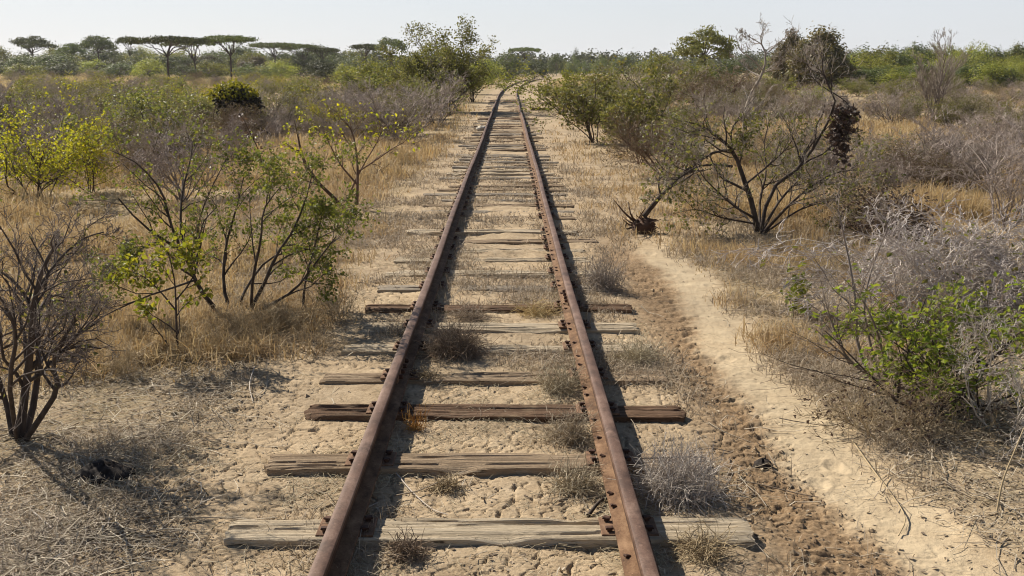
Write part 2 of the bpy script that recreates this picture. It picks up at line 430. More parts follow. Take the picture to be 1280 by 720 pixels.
# ------------------------------------------------------------------ rails
GAUGE2, PLATE_Z = .566, .042
def rail_offset(y, sd):
    return track_x(y) + sd * GAUGE2 + .007 * np.sin(y * .37 + sd) + .0025 * np.sin(y * 1.1 + 2 * sd)
def rail_level(y, sd):
    return PLATE_Z + .012 * np.sin(y * .21 + 1.3 * sd) * sm(3, 14, y)
def build_rail(sd, label):
    prof = [(-.064, 0), (-.064, .010), (-.040, .017), (-.010, .024), (-.0075, .035), (-.0075, .070), (-.012, .080), (-.0285, .086), (-.0295, .106), (-.026, .115), (-.019, .1185), (-.007, .120),
            (.007, .120), (.019, .1185), (.026, .115), (.0295, .106), (.0285, .086), (.012, .080), (.0075, .070), (.0075, .035), (.010, .024), (.040, .017), (.064, .010), (.064, 0)]
    n = len(prof)
    ys = np.concatenate([np.linspace(-6, 60, 260), np.linspace(60, 175, 120)[1:]])
    ox = rail_offset(ys, sd); oz = rail_level(ys, sd)
    pr = np.array(prof)
    V = np.stack([ox[:, None] + pr[None, :, 0], np.repeat(ys[:, None], n, 1), oz[:, None] + pr[None, :, 1]], -1)
    g = Geo(); base = (np.arange(len(ys) - 1) * n)[:, None]
    k = np.arange(n)[None, :]; k2 = (k + 1) % n
    q = np.stack([base + k, base + n + k, base + n + k2, base + k2], -1)
    top = np.zeros((len(ys) - 1, n), int); top[:, 8:15] = 1; top[:, 3:8] = 2; top[:, 15:20] = 2
    g.add(V.reshape(-1, 3), q.reshape(-1, 4))
    g.MQ[0] = top.ravel()
    t = thing('rail', label, 'rail', (0, 0, 0))
    part('rail_bar', g.mesh('rail_bar', [M['rail_rust'], M['rail_head'], M['rail_web_shade']], True), t)
    bm = t.children[0].data
    # sharpen the profile
    for m_ in [bm]: m_.set_sharp_from_angle(angle=math.radians(35))
    # fishplate over the joint, with bolts
    yj = G(505, 445, .17)[1] if sd < 0 else 7.9
    for side in (-1, 1):
        fg = Geo(); x0 = float(rail_offset(yj, sd)) + side * .014; z0 = float(rail_level(yj, sd)) + .031
        box(fg, (x0, yj, z0 + .021), (.014, .46, .044))
        fp = part('fishplate', fg.mesh('fishplate', M['plate_rust']), t)
        for k in range(4):
            b = Geo(); yb = yj - .17 + k * .113
            cyl(b, (x0 + side * .008, yb, z0 + .021), (side * .022, 0, 0), .014, 6)
            part('bolt', b.mesh('bolt', M['spike_rust']), fp)
    if sd > 0:                               # old clips left along the inner foot
        cg = Geo(); box(cg, (0, 0, .004), (.026, .017, .010), bev=.3); cm = cg.mesh('clip', M['spike_rust'])
        yc, k = 3.05, 0
        while yc < 19:
            c_ = part('clip', cm, t); c_.location = (float(rail_offset(yc, sd)) - .046 - .006 * math.sin(k * 5), yc, float(rail_level(yc, sd)) + .017)
            c_.rotation_euler = (0, .25, .6 * math.sin(k * 7.3)); yc += .30 + .17 * math.sin(k * 3.7); k += 1
    return t

def box(g, c, s, m=0, rot=0.0, bev=.15):
    """bevelled box"""
    sx, sy, sz = [v / 2 for v in s]; b = min(s) * bev
    v = []
    for z, ins in ((-sz, b), (-sz + b, 0), (sz - b, 0), (sz, b)):
        for x, y in ((-1, -1), (1, -1), (1, 1), (-1, 1)):
            v.append((x * (sx - ins), y * (sy - ins), z))
    v = np.array(v)
    if rot: cr, sr = math.cos(rot), math.sin(rot); v = np.stack([v[:, 0] * cr - v[:, 1] * sr, v[:, 0] * sr + v[:, 1] * cr, v[:, 2]], 1)
    q = [(3, 2, 1, 0), (12, 13, 14, 15)]
    for r in range(3):
        for k in range(4): q.append((r * 4 + k, r * 4 + (k + 1) % 4, r * 4 + 4 + (k + 1) % 4, r * 4 + 4 + k))
    g.add(v + np.array(c), q, None, m)

def cyl(g, c, axis, r, sides=8, m=0):
    c = np.array(c, float); ax = np.array(axis, float); L = np.linalg.norm(ax); d = ax / L
    u = np.cross(d, (0, 0, 1.) if abs(d[2]) < .9 else (1., 0, 0)); u /= np.linalg.norm(u); w = np.cross(d, u)
    a = np.arange(sides) * 2 * np.pi / sides
    ring = np.cos(a)[:, None] * u + np.sin(a)[:, None] * w
    v = np.concatenate([c + ring * r, c + ax * .8 + ring * r, c + ax + ring * r * .75, [c + ax]])
    q = [(k, (k + 1) % sides, s2 + (k + 1) % sides + sides - s2 * 0, s2 + k + sides) for s2 in (0,) for k in range(sides)]
    q += [(sides + k, sides + (k + 1) % sides, 2 * sides + (k + 1) % sides, 2 * sides + k) for k in range(sides)]
    t = [(2 * sides + k, 2 * sides + (k + 1) % sides, 3 * sides) for k in range(sides)]
    g.add(v, q, t, m)

build_rail(-1, 'rusty steel rail on the left side of the railway track')
build_rail(1, 'rusty steel rail on the right side of the railway track, its lit inner foot showing')

# ------------------------------------------------------------------ sleepers
def sleeper_mesh(seed, L, W, mat, T=.15, rough=1.0):
    rng = np.random.default_rng(seed)
    nx, ny = 150, 26
    xs = np.linspace(-L / 2, L / 2, nx); yt = np.linspace(-W / 2, W / 2, ny)
    X, Yg = np.meshgrid(xs, yt, indexing='ij')
    warp = .012 * (fbm(X * 1.5, Yg * 3, seed + 1, 2) - .5)
    gr = fbm(X * 1.2, (Yg + warp) * 55, seed + 2, 3) - .5
    Z = .018 * gr * rough + .010 * (fbm(X * 2.5, Yg * 6, seed + 3, 2) - .5)
    for _ in range(9):                       # splits along the grain
        yc = rng.uniform(-W * .42, W * .42); xc = rng.uniform(-L / 2, L / 2); ln = rng.uniform(.15, .6)
        yy = Yg - yc - .02 * np.sin(X * 3 + yc * 50)
        Z -= .022 * rng.uniform(.4, 1) * np.exp(-(yy / .0055) ** 2) * sm(ln, ln * .6, np.abs(X - xc))
    for _ in range(3):                       # rotted hollows
        yc = rng.choice([-1, 1]) * W * .48; xc = rng.uniform(-L / 2, L / 2)
        Z -= .03 * rng.uniform(.3, 1) * np.exp(-((Yg - yc) / .03) ** 2 - ((X - xc) / rng.uniform(.05, .2)) ** 2)
    ed = W / 2 - np.abs(Yg); Z -= .006 * sm(.012, 0, ed)
    edx = L / 2 - np.abs(X); Z -= .010 * sm(.03, 0, edx) * fbm(X * 0 + 3, Yg * 40, seed + 6, 2)
    Xd = X + np.sign(X) * sm(.25, 0, edx) * .05 * (fbm(Yg * 30, X * 0, seed + 4, 3) - .5)
    Yd = Yg + np.sign(Yg) * sm(.03, 0, ed) * .016 * (fbm(X * 5, Yg * 0 + np.sign(Yg), seed + 5, 3) - .5)
    V = np.stack([Xd, Yd, Z], -1).reshape(-1, 3)
    i = np.arange(nx * ny).reshape(nx, ny)
    q = [np.stack([i[:-1, :-1], i[1:, :-1], i[1:, 1:], i[:-1, 1:]], -1).reshape(-1, 4)]
    ring = np.concatenate([i[:, 0], i[-1, 1:], i[::-1, -1][1:], i[0, ::-1][1:-1]])
    lo = V[ring].copy(); lo[:, 2] = -T; lo[:, :2] *= .995
    n0 = len(V); r2 = n0 + np.arange(len(ring))
    q.append(np.stack([np.roll(ring, -1), ring, r2, np.roll(r2, -1)], -1))
    g = Geo(); g.add(np.concatenate([V, lo]), np.concatenate(q))
    me = g.mesh('sleeper', M[mat], True); me.set_sharp_from_angle(angle=math.radians(50))
    return me

def plate_mesh(seed):
    g = Geo(); box(g, (0, 0, .0), (.225, .165, .012), bev=.2)
    return g.mesh('tie_plate', M['plate_rust'])
def spike_mesh():
    g = Geo(); box(g, (0, 0, .004), (.018, .018, .016)); box(g, (0, 0, .014), (.032, .025, .010), bev=.3)
    return g.mesh('spike', M['spike_rust'])
PLATE, SPIKE = plate_mesh(1), spike_mesh()

def sleeper(me, label, Y, xc, rot, ztop, plates=True, spikes=True, group='railway sleepers', lab_far=0):
    s = thing('railway_sleeper', label, 'sleeper', (xc, Y, ztop), group, rot)
    part('timber', me, s)
    if lab_far: s.children[0].scale = (lab_far, 1, 1)
    if plates:
        for sd in (-1, 1):
            x = float(rail_offset(Y, sd)) - xc
            p = part('tie_plate', PLATE, s)
            p.location = (x + sd * -.004, 0, PLATE_Z - ztop - .0085); p.rotation_euler = (0, 0, -rot)
            if spikes:
                for (dx, dy) in ((-.080, -.05), (-.082, .045), (.080, .05), (.079, -.045)):
                    k = part('spike', SPIKE, p); k.location = (dx, dy, .006); k.rotation_euler = (0, 0, .3 * math.sin(dx * 900 + Y * 7 + dy * 300))
    return s

near = [  # py of the middle of the top face, x ends in the photo, wood, words
    (656, 284, 940, 'wood_pale', 'pale weathered wooden sleeper with full length cracks, closest to the photographer'),
    (571, 335, 885, 'wood_tan', 'brown wooden sleeper with a dark left end, second from the bottom edge'),
    (509, 384, 853, 'wood_dark', 'dark reddish brown wooden sleeper, third from the bottom edge'),
    (466, 404, 832, 'wood_tan', 'rotten brown wooden sleeper half under dirt, fourth from the bottom edge'),
    (431, 428, 816, 'wood_pale', 'pale tan wooden sleeper behind the round tumbleweed between the rails'),
    (404, 450, 797, 'wood_pale', 'pale split wooden sleeper, sixth from the bottom edge'),
    (380, 459, 788, 'wood_dark', 'dark red brown wooden sleeper, seventh from the bottom edge'),
    (355, 473, 760, 'wood_grey', 'grey wooden sleeper broken by dirt, eighth from the bottom edge'),
    (337, 482, 745, 'wood_pale', 'pale grey wooden sleeper with a dark gap under it, ninth from the bottom edge'),
    (320, 494, 735, 'wood_pale', 'pale thin edged wooden sleeper, tenth from the bottom edge'),
]
lastY = 0
for i, (py, xl, xr, w, lab) in enumerate(near):
    a = G(xl, py, .045); b = G(xr, py, .045)
    Lg = min(max(b[0] - a[0], 1.85), 2.15); xc = (a[0] + b[0]) / 2
    zt = (.030, .028, .028, .025, .028, .026, .026, .018, .020, .018)[i]
    sleeper(sleeper_mesh(100 + i * 7, Lg, .205 if i < 3 else .185, w), lab, a[1], xc, .012 * math.sin(i * 2.3), zt)
    lastY = a[1]
protos = [sleeper_mesh(300 + i, 2.0, .19, w) for i, w in enumerate(('wood_pale', 'wood_grey', 'wood_tan', 'wood_dark'))]
rng = np.random.default_rng(5)
y = lastY + .56; k = 0
while y < 62:
    a = math.atan(float(track_x(y + .5) - track_x(y - .5)))
    zt = .017 + .012 * rng.normal() if y < 26 else .014 + .01 * rng.normal()
    zt = min(max(zt, -.022), .032)
    if y < 24: lab, gr = 'grey wooden sleeper partly buried in straw and dirt in the middle distance', 'sleepers in the middle distance'
    else: lab, gr = 'dark wooden sleeper of the far close set row before the bend', 'sleepers far down the line'
    sleeper(protos[int(rng.integers(0, 3)) if y < 24 else int(rng.choice([1, 2, 3]))], lab, y, float(track_x(y)) + .06 * rng.normal(), -a + .03 * rng.normal(), zt, y < 30, y < 16, gr, rng.uniform(.86, 1.06))
    y += .60 * rng.uniform(.88, 1.12) * (2 if rng.uniform() < .08 else 1); k += 1

# ------------------------------------------------------------------ plants: growing branches
def nrm(v): return v / (np.linalg.norm(v, axis=-1, keepdims=True) + 1e-9)

def spline(p, n):
    p = np.asarray(p, float)
    q = np.concatenate([[2 * p[0] - p[1]], p, [2 * p[-1] - p[-2]]])
    out = []
    t = np.linspace(0, len(p) - 1 - 1e-6, n)
    for s in t:
        i = int(s); f = s - i; a, b, c, d = q[i:i + 4]
        out.append(.5 * (2 * b + (c - a) * f + (2 * a - 5 * b + 4 * c - d) * f * f + (3 * b - a - 3 * c + d) * f ** 3))
    return np.array(out)

def grow(rng, pts, rad, n, t=(.2, 1), ang=(25, 65), lr=(.3, .6), up=.1, wob=.25, P=5, rr=.6, tip=.35, rmin=.0012, lmax=9):
    Np, Pp, _ = pts.shape
    idx = np.repeat(np.arange(Np), n); m = len(idx)
    tt = rng.uniform(t[0], t[1], m)
    s = tt * (Pp - 1); i = np.minimum(s.astype(int), Pp - 2); f = (s - i)[:, None]
    pos = pts[idx, i] * (1 - f) + pts[idx, i + 1] * f
    tan = nrm(pts[idx, i + 1] - pts[idx, i])
    r = rad[idx, i] * (1 - f[:, 0]) + rad[idx, i + 1] * f[:, 0]
    per = nrm(np.cross(tan, rng.normal(size=(m, 3))))
    a = np.radians(rng.uniform(ang[0], ang[1], m))[:, None]
    d = nrm(tan * np.cos(a) + per * np.sin(a) + np.array([0, 0, up]))
    Lp = np.linalg.norm(np.diff(pts, axis=1), axis=2).sum(1)[idx]
    L = np.minimum(Lp * rng.uniform(lr[0], lr[1], m) * (1.15 - .5 * tt), lmax)
    out = [pos]
    for k in range(P - 1):
        pos = pos + d * (L / (P - 1))[:, None]; out.append(pos)
        d = nrm(d + wob * rng.normal(size=(m, 3)) + np.array([0, 0, up * .5]))
    c = np.stack(out, 1)
    r0 = np.maximum(r * rr, rmin)
    rd = r0[:, None] * np.linspace(1, tip, P)[None, :]
    return c, np.maximum(rd, rmin * .8)

def leaves_on(rng, geo, pts, per, t=(.3, 1), size=(.03, .05), wr=.3, spread=.02, droop=.2, m=0, keep=None):
    if keep is not None:
        pts = pts[keep(pts[:, -1])]
    if len(pts) == 0: return
    idx = np.repeat(np.arange(len(pts)), per); n = len(idx); P = pts.shape[1]
    s = rng.uniform(t[0], t[1], n) * (P - 1); i = np.minimum(s.astype(int), P - 2); f = (s - i)[:, None]
    pos = pts[idx, i] * (1 - f) + pts[idx, i + 1] * f + rng.normal(size=(n, 3)) * spread
    d = nrm(nrm(pts[idx, i + 1] - pts[idx, i]) * .6 + rng.normal(size=(n, 3)) * .7 - np.array([0, 0, droop]))
    nn = nrm(rng.normal(size=(n, 3)) * .8 + np.array([0, 0, .8]))
    L = rng.uniform(size[0], size[1], n)
    geo.leaf(pos, d, nn, L, L * wr * rng.uniform(.8, 1.2, n), m=m)

def stems_rand(rng, n, H, spread, r0, P=7, base=.06, wob=.16, lean=(0, 0)):
    az = rng.uniform(0, 2 * np.pi, n); tilt = rng.uniform(.15, 1, n) * spread
    d = np.stack([np.sin(tilt) * np.cos(az) + lean[0], np.sin(tilt) * np.sin(az) + lean[1], np.cos(tilt)], 1); d = nrm(d)
    L = H * rng.uniform(.65, 1.05, n) / np.maximum(d[:, 2], .55)
    pos = np.stack([rng.normal(size=n) * base, rng.normal(size=n) * base, np.full(n, -.05)], 1)
    out = [pos]
    for k in range(P - 1):
        pos = pos + d * (L / (P - 1))[:, None]; out.append(pos)
        d = nrm(d + wob * rng.normal(size=(n, 3)) + np.array([0, 0, .05]))
    return np.stack(out, 1), (r0 * rng.uniform(.6, 1.1, n))[:, None] * np.linspace(1, .3, P)[None, :]

def stems_px(Y, base, stems, P=10):
    """stems given as outlines read in the photo at the plant's own depth, each point with its own offset in depth"""
    o = np.array([base[0], base[1], 0.0]); out = []; rad = []
    for pl, r0, r1 in stems:
        pts = [A(p[0], p[1], Y + p[2]) - o for p in pl]
        out.append(spline(pts, P)); rad.append(np.linspace(r0, r1, P))
    return np.stack(out), np.stack(rad)

def bush(seed, H=1.5, spread=.8, nst=7, r0=.018, levels=((6, .5), (6, .5), (5, .5)), wood='bark_grey', twig='twig_grey', leaf=None, per=4, lsize=(.03, .05), wr=.3, rmin=.0016, wob=.2, up=.08, keep=None, leafspread=.03, stems=None, ang=(25, 65), lean=(0, 0), leaf_levels=1, lmax=9):
    rng = np.random.default_rng(seed)
    g = Geo(); gl = Geo()
    p, r = stems if stems is not None else stems_rand(rng, nst, H, spread, r0, lean=lean)
    g.tubes(p, r, 6)
    allp = []
    for li, (n, lr) in enumerate(levels):
        last = li == len(levels) - 1
        p, r = grow(rng, p, r, n, (.22, 1), ang, (lr * .7, lr * 1.25), up, wob, 5 if not last else 4, .62, rmin=rmin, lmax=lmax)
        g.tubes(p, r, 4 if li == 0 else 3, 0 if li == 0 else 1)
        allp.append(p)
    if leaf:
        for p in allp[-leaf_levels:]:
            leaves_on(rng, gl, p, per, size=lsize, wr=wr, keep=keep, spread=leafspread)
    return (g.mesh('stems', [M[wood], M[twig]], True), None, gl.mesh('leaves', M[leaf], False) if leaf and gl.n else None)

def put(name, label, cat, meshes, loc, rot=0, sc=1, group=None, names=('stems', 'twigs', 'leaves')):
    t = thing(name, label, cat, loc, group, rot, sc)
    for nm, me in zip(names, meshes):
        if me is not None: part(nm, me, t)
    return t

def gpos(px, py, sink=.02):
    p = G(px, py); z = tz(p[0], p[1])
    return (float(p[0]), float(p[1]), z - sink)

# --- bare dark shrub, bottom left
b = gpos(24, 548); Y = b[1]
st = stems_px(Y, (b[0], b[1]), [
    ([(24, 556, 0), (30, 500, 0), (38, 440, -.05), (42, 385, -.1), (52, 340, -.1), (70, 305, -.1)], .026, .007),
    ([(26, 556, 0), (40, 515, .1), (48, 455, .15), (45, 400, .2), (25, 360, .25), (2, 340, .3)], .022, .006),
    ([(30, 552, 0), (52, 520, -.1), (72, 485, -.15), (66, 455, -.2), (78, 425, -.25), (95, 400, -.3)], .018, .005),
    ([(18, 556, 0), (8, 505, .1), (-6, 460, .1), (-25, 400, .15), (-35, 340, .2)], .018, .005),
    ([(40, 385, -.1), (55, 350, 0), (80, 318, .1), (105, 298, .15), (130, 290, .2)], .010, .003),
    ([(42, 400, -.1), (62, 370, .2), (90, 372, .35), (118, 352, .5)], .008, .003),
    ([(22, 552, 0), (12, 480, -.3), (20, 420, -.45), (5, 380, -.5), (-20, 350, -.6)], .014, .004)])
st = (st[0] + np.array([0, 0, -b[2]]), st[1])
put('bare_shrub', 'dark leafless shrub with tangled mauve twigs in the bottom left corner', 'shrub',
    bush(11, levels=((9, .42), (8, .45), (6, .55)), wood='bark_dark', twig='twig_dark', stems=st, wob=.28, leaf='leaf_olive', per=1, lsize=(.015, .03), keep=lambda p: np.arange(len(p)) % 9 == 0), b)

# --- green shrub left of the track
b = gpos(291, 397); Y = b[1]
st = stems_px(Y, (b[0], b[1]), [
    ([(285, 402, 0), (262, 378, 0), (245, 352, 0), (230, 318, -.05), (205, 300, -.1), (175, 278, -.15), (148, 248, -.2)], .022, .005),
    ([(230, 318, -.05), (214, 282, -.1), (202, 240, -.15), (172, 205, -.25), (138, 188, -.35)], .013, .003),
    ([(232, 322, -.05), (226, 285, .1), (228, 240, .2), (238, 200, .3), (242, 172, .3)], .012, .003),
    ([(238, 335, 0), (250, 310, .1), (248, 280, .2), (262, 240, .25), (285, 195, .35)], .010, .003),
    ([(292, 402, 0), (280, 360, .15), (282, 310, .25), (295, 262, .35), (305, 220, .4)], .016, .004),
    ([(312, 388, 0), (330, 355, .05), (345, 320, .05), (368, 285, .1), (385, 240, .1), (392, 205, .1)], .016, .003),
    ([(314, 390, 0), (316, 350, -.2), (326, 300, -.3), (330, 262, -.35), (352, 232, -.4)], .013, .003),
    ([(298, 398, 0), (330, 385, -.1), (368, 362, -.2), (395, 328, -.3), (420, 296, -.35)], .014, .004),
    ([(292, 400, 0), (308, 360, .3), (335, 325, .45), (372, 310, .55), (398, 290, .6)], .014, .003),
    ([(378, 392, .05), (382, 352, .05), (394, 305, .1), (404, 262, .1)], .011, .004),
    ([(244, 350, 0), (215, 360, -.3), (180, 372, -.5), (130, 395, -.7), (95, 420, -.8)], .009, .003),
    ([(205, 300, -.1), (178, 310, -.25), (160, 330, -.3), (142, 350, -.35)], .008, .003)])
st = (st[0] + np.array([0, 0, -b[2]]), st[1])
kx = lambda p: ((p[:, 0] > .02) | (p[:, 2] < .75) | (np.arange(len(p)) % 3 == 0)) & (p[:, 2] > .25)
put('leafy_shrub', 'spreading shrub with small green leaves and dark stems left of the track', 'shrub',
    bush(12, levels=((7, .40), (6, .50), (3, .55)), wood='bark_dark', twig='twig_brown', stems=st, leaf='leaf_green', per=8, lsize=(.016, .036), wr=.34, keep=kx, leafspread=.02, wob=.2), b)

# --- yellow-green sapling in front of it
b = gpos(224, 446); Y = b[1]
st = stems_px(Y, (b[0], b[1]), [
    ([(224, 452, 0), (221, 420, 0), (220, 385, 0), (218, 350, .03), (210, 315, .05)], .010, .003),
    ([(224, 450, 0), (206, 425, .05), (190, 405, .1), (184, 395, .1)], .006, .002),
    ([(220, 388, 0), (198, 362, -.05), (178, 345, -.1), (158, 338, -.15)], .006, .002),
    ([(220, 375, 0), (236, 355, .05), (244, 335, .1), (236, 312, .1)], .006, .002)])
st = (st[0] + np.array([0, 0, -b[2]]), st[1])
put('sapling', 'thin straight sapling with yellow green leaves in front of the green shrub', 'sapling',
    bush(13, levels=((8, .38), (5, .5)), wood='bark_dark', twig='twig_brown', stems=st, leaf='leaf_lime', per=5, lsize=(.028, .05), wr=.33, keep=lambda p: p[:, 2] > .3, leafspread=.02), b)

# --- big bare shrub on the right
b = gpos(948, 292); Y = b[1]
st = stems_px(Y, (b[0], b[1]), [
    ([(947, 297, 0), (942, 262, 0), (930, 225, 0), (917, 190, 0), (898, 172, -.1), (878, 158, -.15), (858, 152, -.2)], .050, .008),
    ([(915, 208, 0), (890, 206, -.2), (868, 210, -.3), (845, 226, -.4), (822, 248, -.5)], .022, .006),
    ([(942, 272, 0), (918, 258, -.3), (898, 240, -.45), (880, 222, -.5), (866, 200, -.6)], .020, .005),
    ([(950, 296, 0), (958, 255, .1), (975, 225, .15), (1005, 205, .2), (1024, 170, .2), (1044, 135, .2), (1038, 112, .2), (1029, 92, .2), (1027, 65, .2)], .034, .007),
    ([(953, 292, 0), (985, 258, -.2), (1015, 232, -.35), (1048, 215, -.5), (1085, 212, -.6)], .026, .005),
    ([(950, 290, 0), (950, 250, .4), (958, 215, .6), (955, 180, .8), (962, 150, .9)], .026, .005),
    ([(952, 290, 0), (975, 250, .5), (1000, 220, .8), (1000, 180, 1.1), (1012, 150, 1.2)], .024, .005),
    ([(917, 190, 0), (914, 165, .1), (928, 140, .2), (945, 120, .3)], .016, .004),
    ([(924, 208, 0), (930, 180, -.1), (934, 155, -.1)], .014, .004),
    ([(1040, 115, .2), (1058, 128, .15), (1062, 140, .1)], .010, .006),
    ([(930, 232, 0), (968, 200, .3), (990, 175, .5), (985, 150, .6)], .018, .004),
    ([(945, 280, 0), (902, 272, -.1), (870, 262, -.2), (838, 268, -.3)], .016, .003),
    ([(898, 172, -.1), (880, 180, .3), (850, 182, .6), (815, 175, .8)], .014, .003),
    ([(950, 296, 0), (930, 268, .5), (905, 245, .8), (880, 232, 1.0), (858, 190, 1.2)], .022, .005),
    ([(952, 294, 0), (1000, 262, .3), (1040, 250, .5), (1078, 232, .6)], .020, .004)])
st = (st[0] + np.array([0, 0, -b[2]]), st[1] * .72)
big = put('bare_shrub', 'large spreading bare shrub with dark forked trunk beside the dirt path', 'shrub',
    bush(14, lmax=.62, levels=((12, .34), (8, .46), (5, .55)), wood='bark_dark', twig='twig_grey', stems=st, wob=.24, rmin=.0022, leaf='leaf_olive', per=2, lsize=(.03, .06), keep=lambda p: (np.arange(len(p)) % 4 == 0) & (p[:, 2] < 1.35), up=.12), b)
# dead brown creeper hanging in it
c = A(1052, 152, Y + .15); rg = np.random.default_rng(3)
g = Geo(); n = 620
pos = rg.normal(size=(n, 3)) * np.array([.05, .05, .07]) * .7 + (np.array([.06, .08, .14]) * rg.normal(size=(14, 3)))[rg.integers(0, 14, n)] + np.array([0, 0, -.02]); pos[:, 2] = -np.abs(pos[:, 2] * 1.4) + .16
g.leaf(pos, nrm(rg.normal(size=(n, 3)) - np.array([0, 0, .5])), nrm(rg.normal(size=(n, 3))), rg.uniform(.04, .08, n), rg.uniform(.015, .03, n))
sp_ = np.stack([spline([(0, 0, .16), rg.normal(size=3) * .06 + np.array([0, 0, .03]), rg.normal(size=3) * np.array([.09, .09, .05]) - np.array([0, 0, .10]), rg.normal(size=3) * np.array([.10, .10, .08]) - np.array([0, 0, .24])], 9) for _ in range(22)])
g.tubes(sp_, np.repeat(np.linspace(.006, .002, 9)[None], 22, 0), 4, 1)
o = part('dead_creeper', g.mesh('dead_creeper', [M['leaf_brown'], M['bark_dark']])); o.location = c
tag(o, 'clump of dead dark brown creeper hanging from the tallest limb of the big bare shrub', 'creeper')

# --- pale dead tree behind it
b = gpos(930, 176); Y = b[1]
st = stems_px(Y, (b[0], b[1]), [
    ([(928, 182, 0), (932, 140, 0), (940, 115, 0), (954, 90, 0), (957, 66, 0), (950, 50, 0), (955, 36, 0)], .085, .015),
    ([(954, 88, 0), (940, 74, -.3), (925, 62, -.5), (920, 44, -.6)], .034, .01),
    ([(950, 95, 0), (936, 88, .4), (926, 78, .6), (918, 70, .7)], .03, .01),
    ([(957, 68, 0), (972, 55, .3), (985, 44, .4), (992, 40, .4)], .03, .01),
    ([(952, 55, 0), (935, 45, -.3), (925, 38, -.4)], .02, .008),
    ([(954, 90, 0), (972, 78, -.4), (988, 60, -.6)], .022, .008),
    ([(930, 150, 0), (952, 128, .3), (968, 105, .5)], .035, .01)])
st = (st[0] + np.array([0, 0, -b[2]]), st[1] * .62)
put('dead_tree', 'pale bleached dead tree with a thin forked crown behind the big bare shrub', 'tree',
    bush(15, lmax=.55, levels=((7, .24), (6, .5), (4, .5)), wood='bark_pale', twig='twig_grey', stems=st, wob=.25, rmin=.005), b, names=('trunk', 'crown', 'leaves'))

# --- uprooted stump with a long branch
b = gpos(797, 290, 0); Y = b[1]
rg = np.random.default_rng(8); t = thing('uprooted_stump', 'dark uprooted stump with a root wad and one long branch on the bare dirt', 'stump', b, sc=1.25)
g = Geo(); nu, nv = 26, 16
th, ph = np.meshgrid(np.linspace(0, 2 * np.pi, nu, endpoint=False), np.linspace(.02, np.pi - .02, nv), indexing='ij')
rr_ = 1 + .8 * (fbm(th * 2.2, ph * 4, 5, 3) - .5) + .4 * (vnoise(th * 7, ph * 9, 6) - .5)
rr_ = rr_ * .5 + np.roll(rr_, 1, 0) * .25 + np.roll(rr_, -1, 0) * .25
V = np.stack([.10 * rr_ * np.sin(ph) * np.cos(th) + .06, .09 * rr_ * np.sin(ph) * np.sin(th), .085 * rr_ * np.cos(ph) + .05], -1)
i = np.arange(nu * nv).reshape(nu, nv); q = np.stack([i[:, :-1], np.roll(i, -1, 0)[:, :-1], np.roll(i, -1, 0)[:, 1:], i[:, 1:]], -1).reshape(-1, 4)
g.add(V.reshape(-1, 3), q); part('root_wad', g.mesh('root_wad', M['root'], True), t)
g = Geo(); rp = []
for _ in range(30):
    d = nrm(rg.normal(size=3) * np.array([1, .8, .4]) + np.array([-.25, -.2, .15])); L = rg.uniform(.08, .24)
    p0 = np.array([.02, 0, .08]); rp.append(spline([p0, p0 + d * L * .5 + rg.normal(size=3) * .02, p0 + d * L + rg.normal(size=3) * .05], 6))
rp.append(spline([(0, 0, .08), A(785, 272, Y) - np.array(b), A(774, 259, Y - .1) - np.array(b)], 6))
g.tubes(np.array(rp), np.repeat(np.linspace(.014, .003, 6)[None], len(rp), 0), 5); part('roots', g.mesh('roots', M['root'], True), t)
p = np.stack([spline([A(803, 275, Y) - np.array(b), A(822, 252, Y) - np.array(b), A(845, 230, Y + .1) - np.array(b), A(870, 212, Y + .2) - np.array(b), A(895, 207, Y + .3) - np.array(b)], 10),
              spline([A(820, 254, Y) - np.array(b), A(818, 240, Y) - np.array(b), A(823, 222, Y + .05) - np.array(b), A(824, 205, Y + .1) - np.array(b)], 10)])
r = np.stack([np.linspace(.026, .008, 10), np.linspace(.010, .003, 10)])
g = Geo(); g.tubes(p, r, 6); p2, r2 = grow(rg, p, r, 6, lr=(.2, .4), rmin=.002); g.tubes(p2, r2, 4); part('branch', g.mesh('branch', M['bark_dark'], True), t)

# --- twiggy shrub and green bush, lower right
b = gpos(1108, 478); Y = b[1]
st = stems_px(Y, (b[0], b[1]), [
    ([(1108, 482, 0), (1080, 465, -.1), (1050, 440, -.2), (1020, 412, -.3)], .012, .003),
    ([(1085, 468, -.1), (1072, 430, 0), (1070, 385, 0), (1064, 340, .05), (1056, 300, .1), (1048, 262, .1)], .012, .003),
    ([(1100, 476, 0), (1088, 430, .1), (1080, 380, .1), (1092, 330, .2), (1110, 285, .2)], .010, .003),
    ([(1062, 455, -.15), (1046, 420, -.2), (1034, 385, -.2), (1026, 350, -.2)], .008, .002),
    ([(1112, 480, 0), (1110, 430, .3), (1120, 385, .4), (1118, 340, .5)], .010, .003),
    ([(1112, 480, 0), (1140, 440, -.1), (1165, 405, -.2), (1200, 390, -.3), (1248, 410, -.35)], .012, .003),
    ([(1110, 478, 0), (1098, 420, -.3), (1078, 375, -.4), (1052, 345, -.5)], .009, .002)])
st = (st[0] + np.array([0, 0, -b[2]]), st[1])
put('bare_shrub', 'thin stemmed leafless shrub leaning over the sandy path edge on the right', 'shrub',
    bush(16, levels=((7, .38), (6, .48), (3, .5)), wood='bark_grey', twig='twig_grey', stems=st, wob=.22, rmin=.0013), b)
b = gpos(1190, 512)
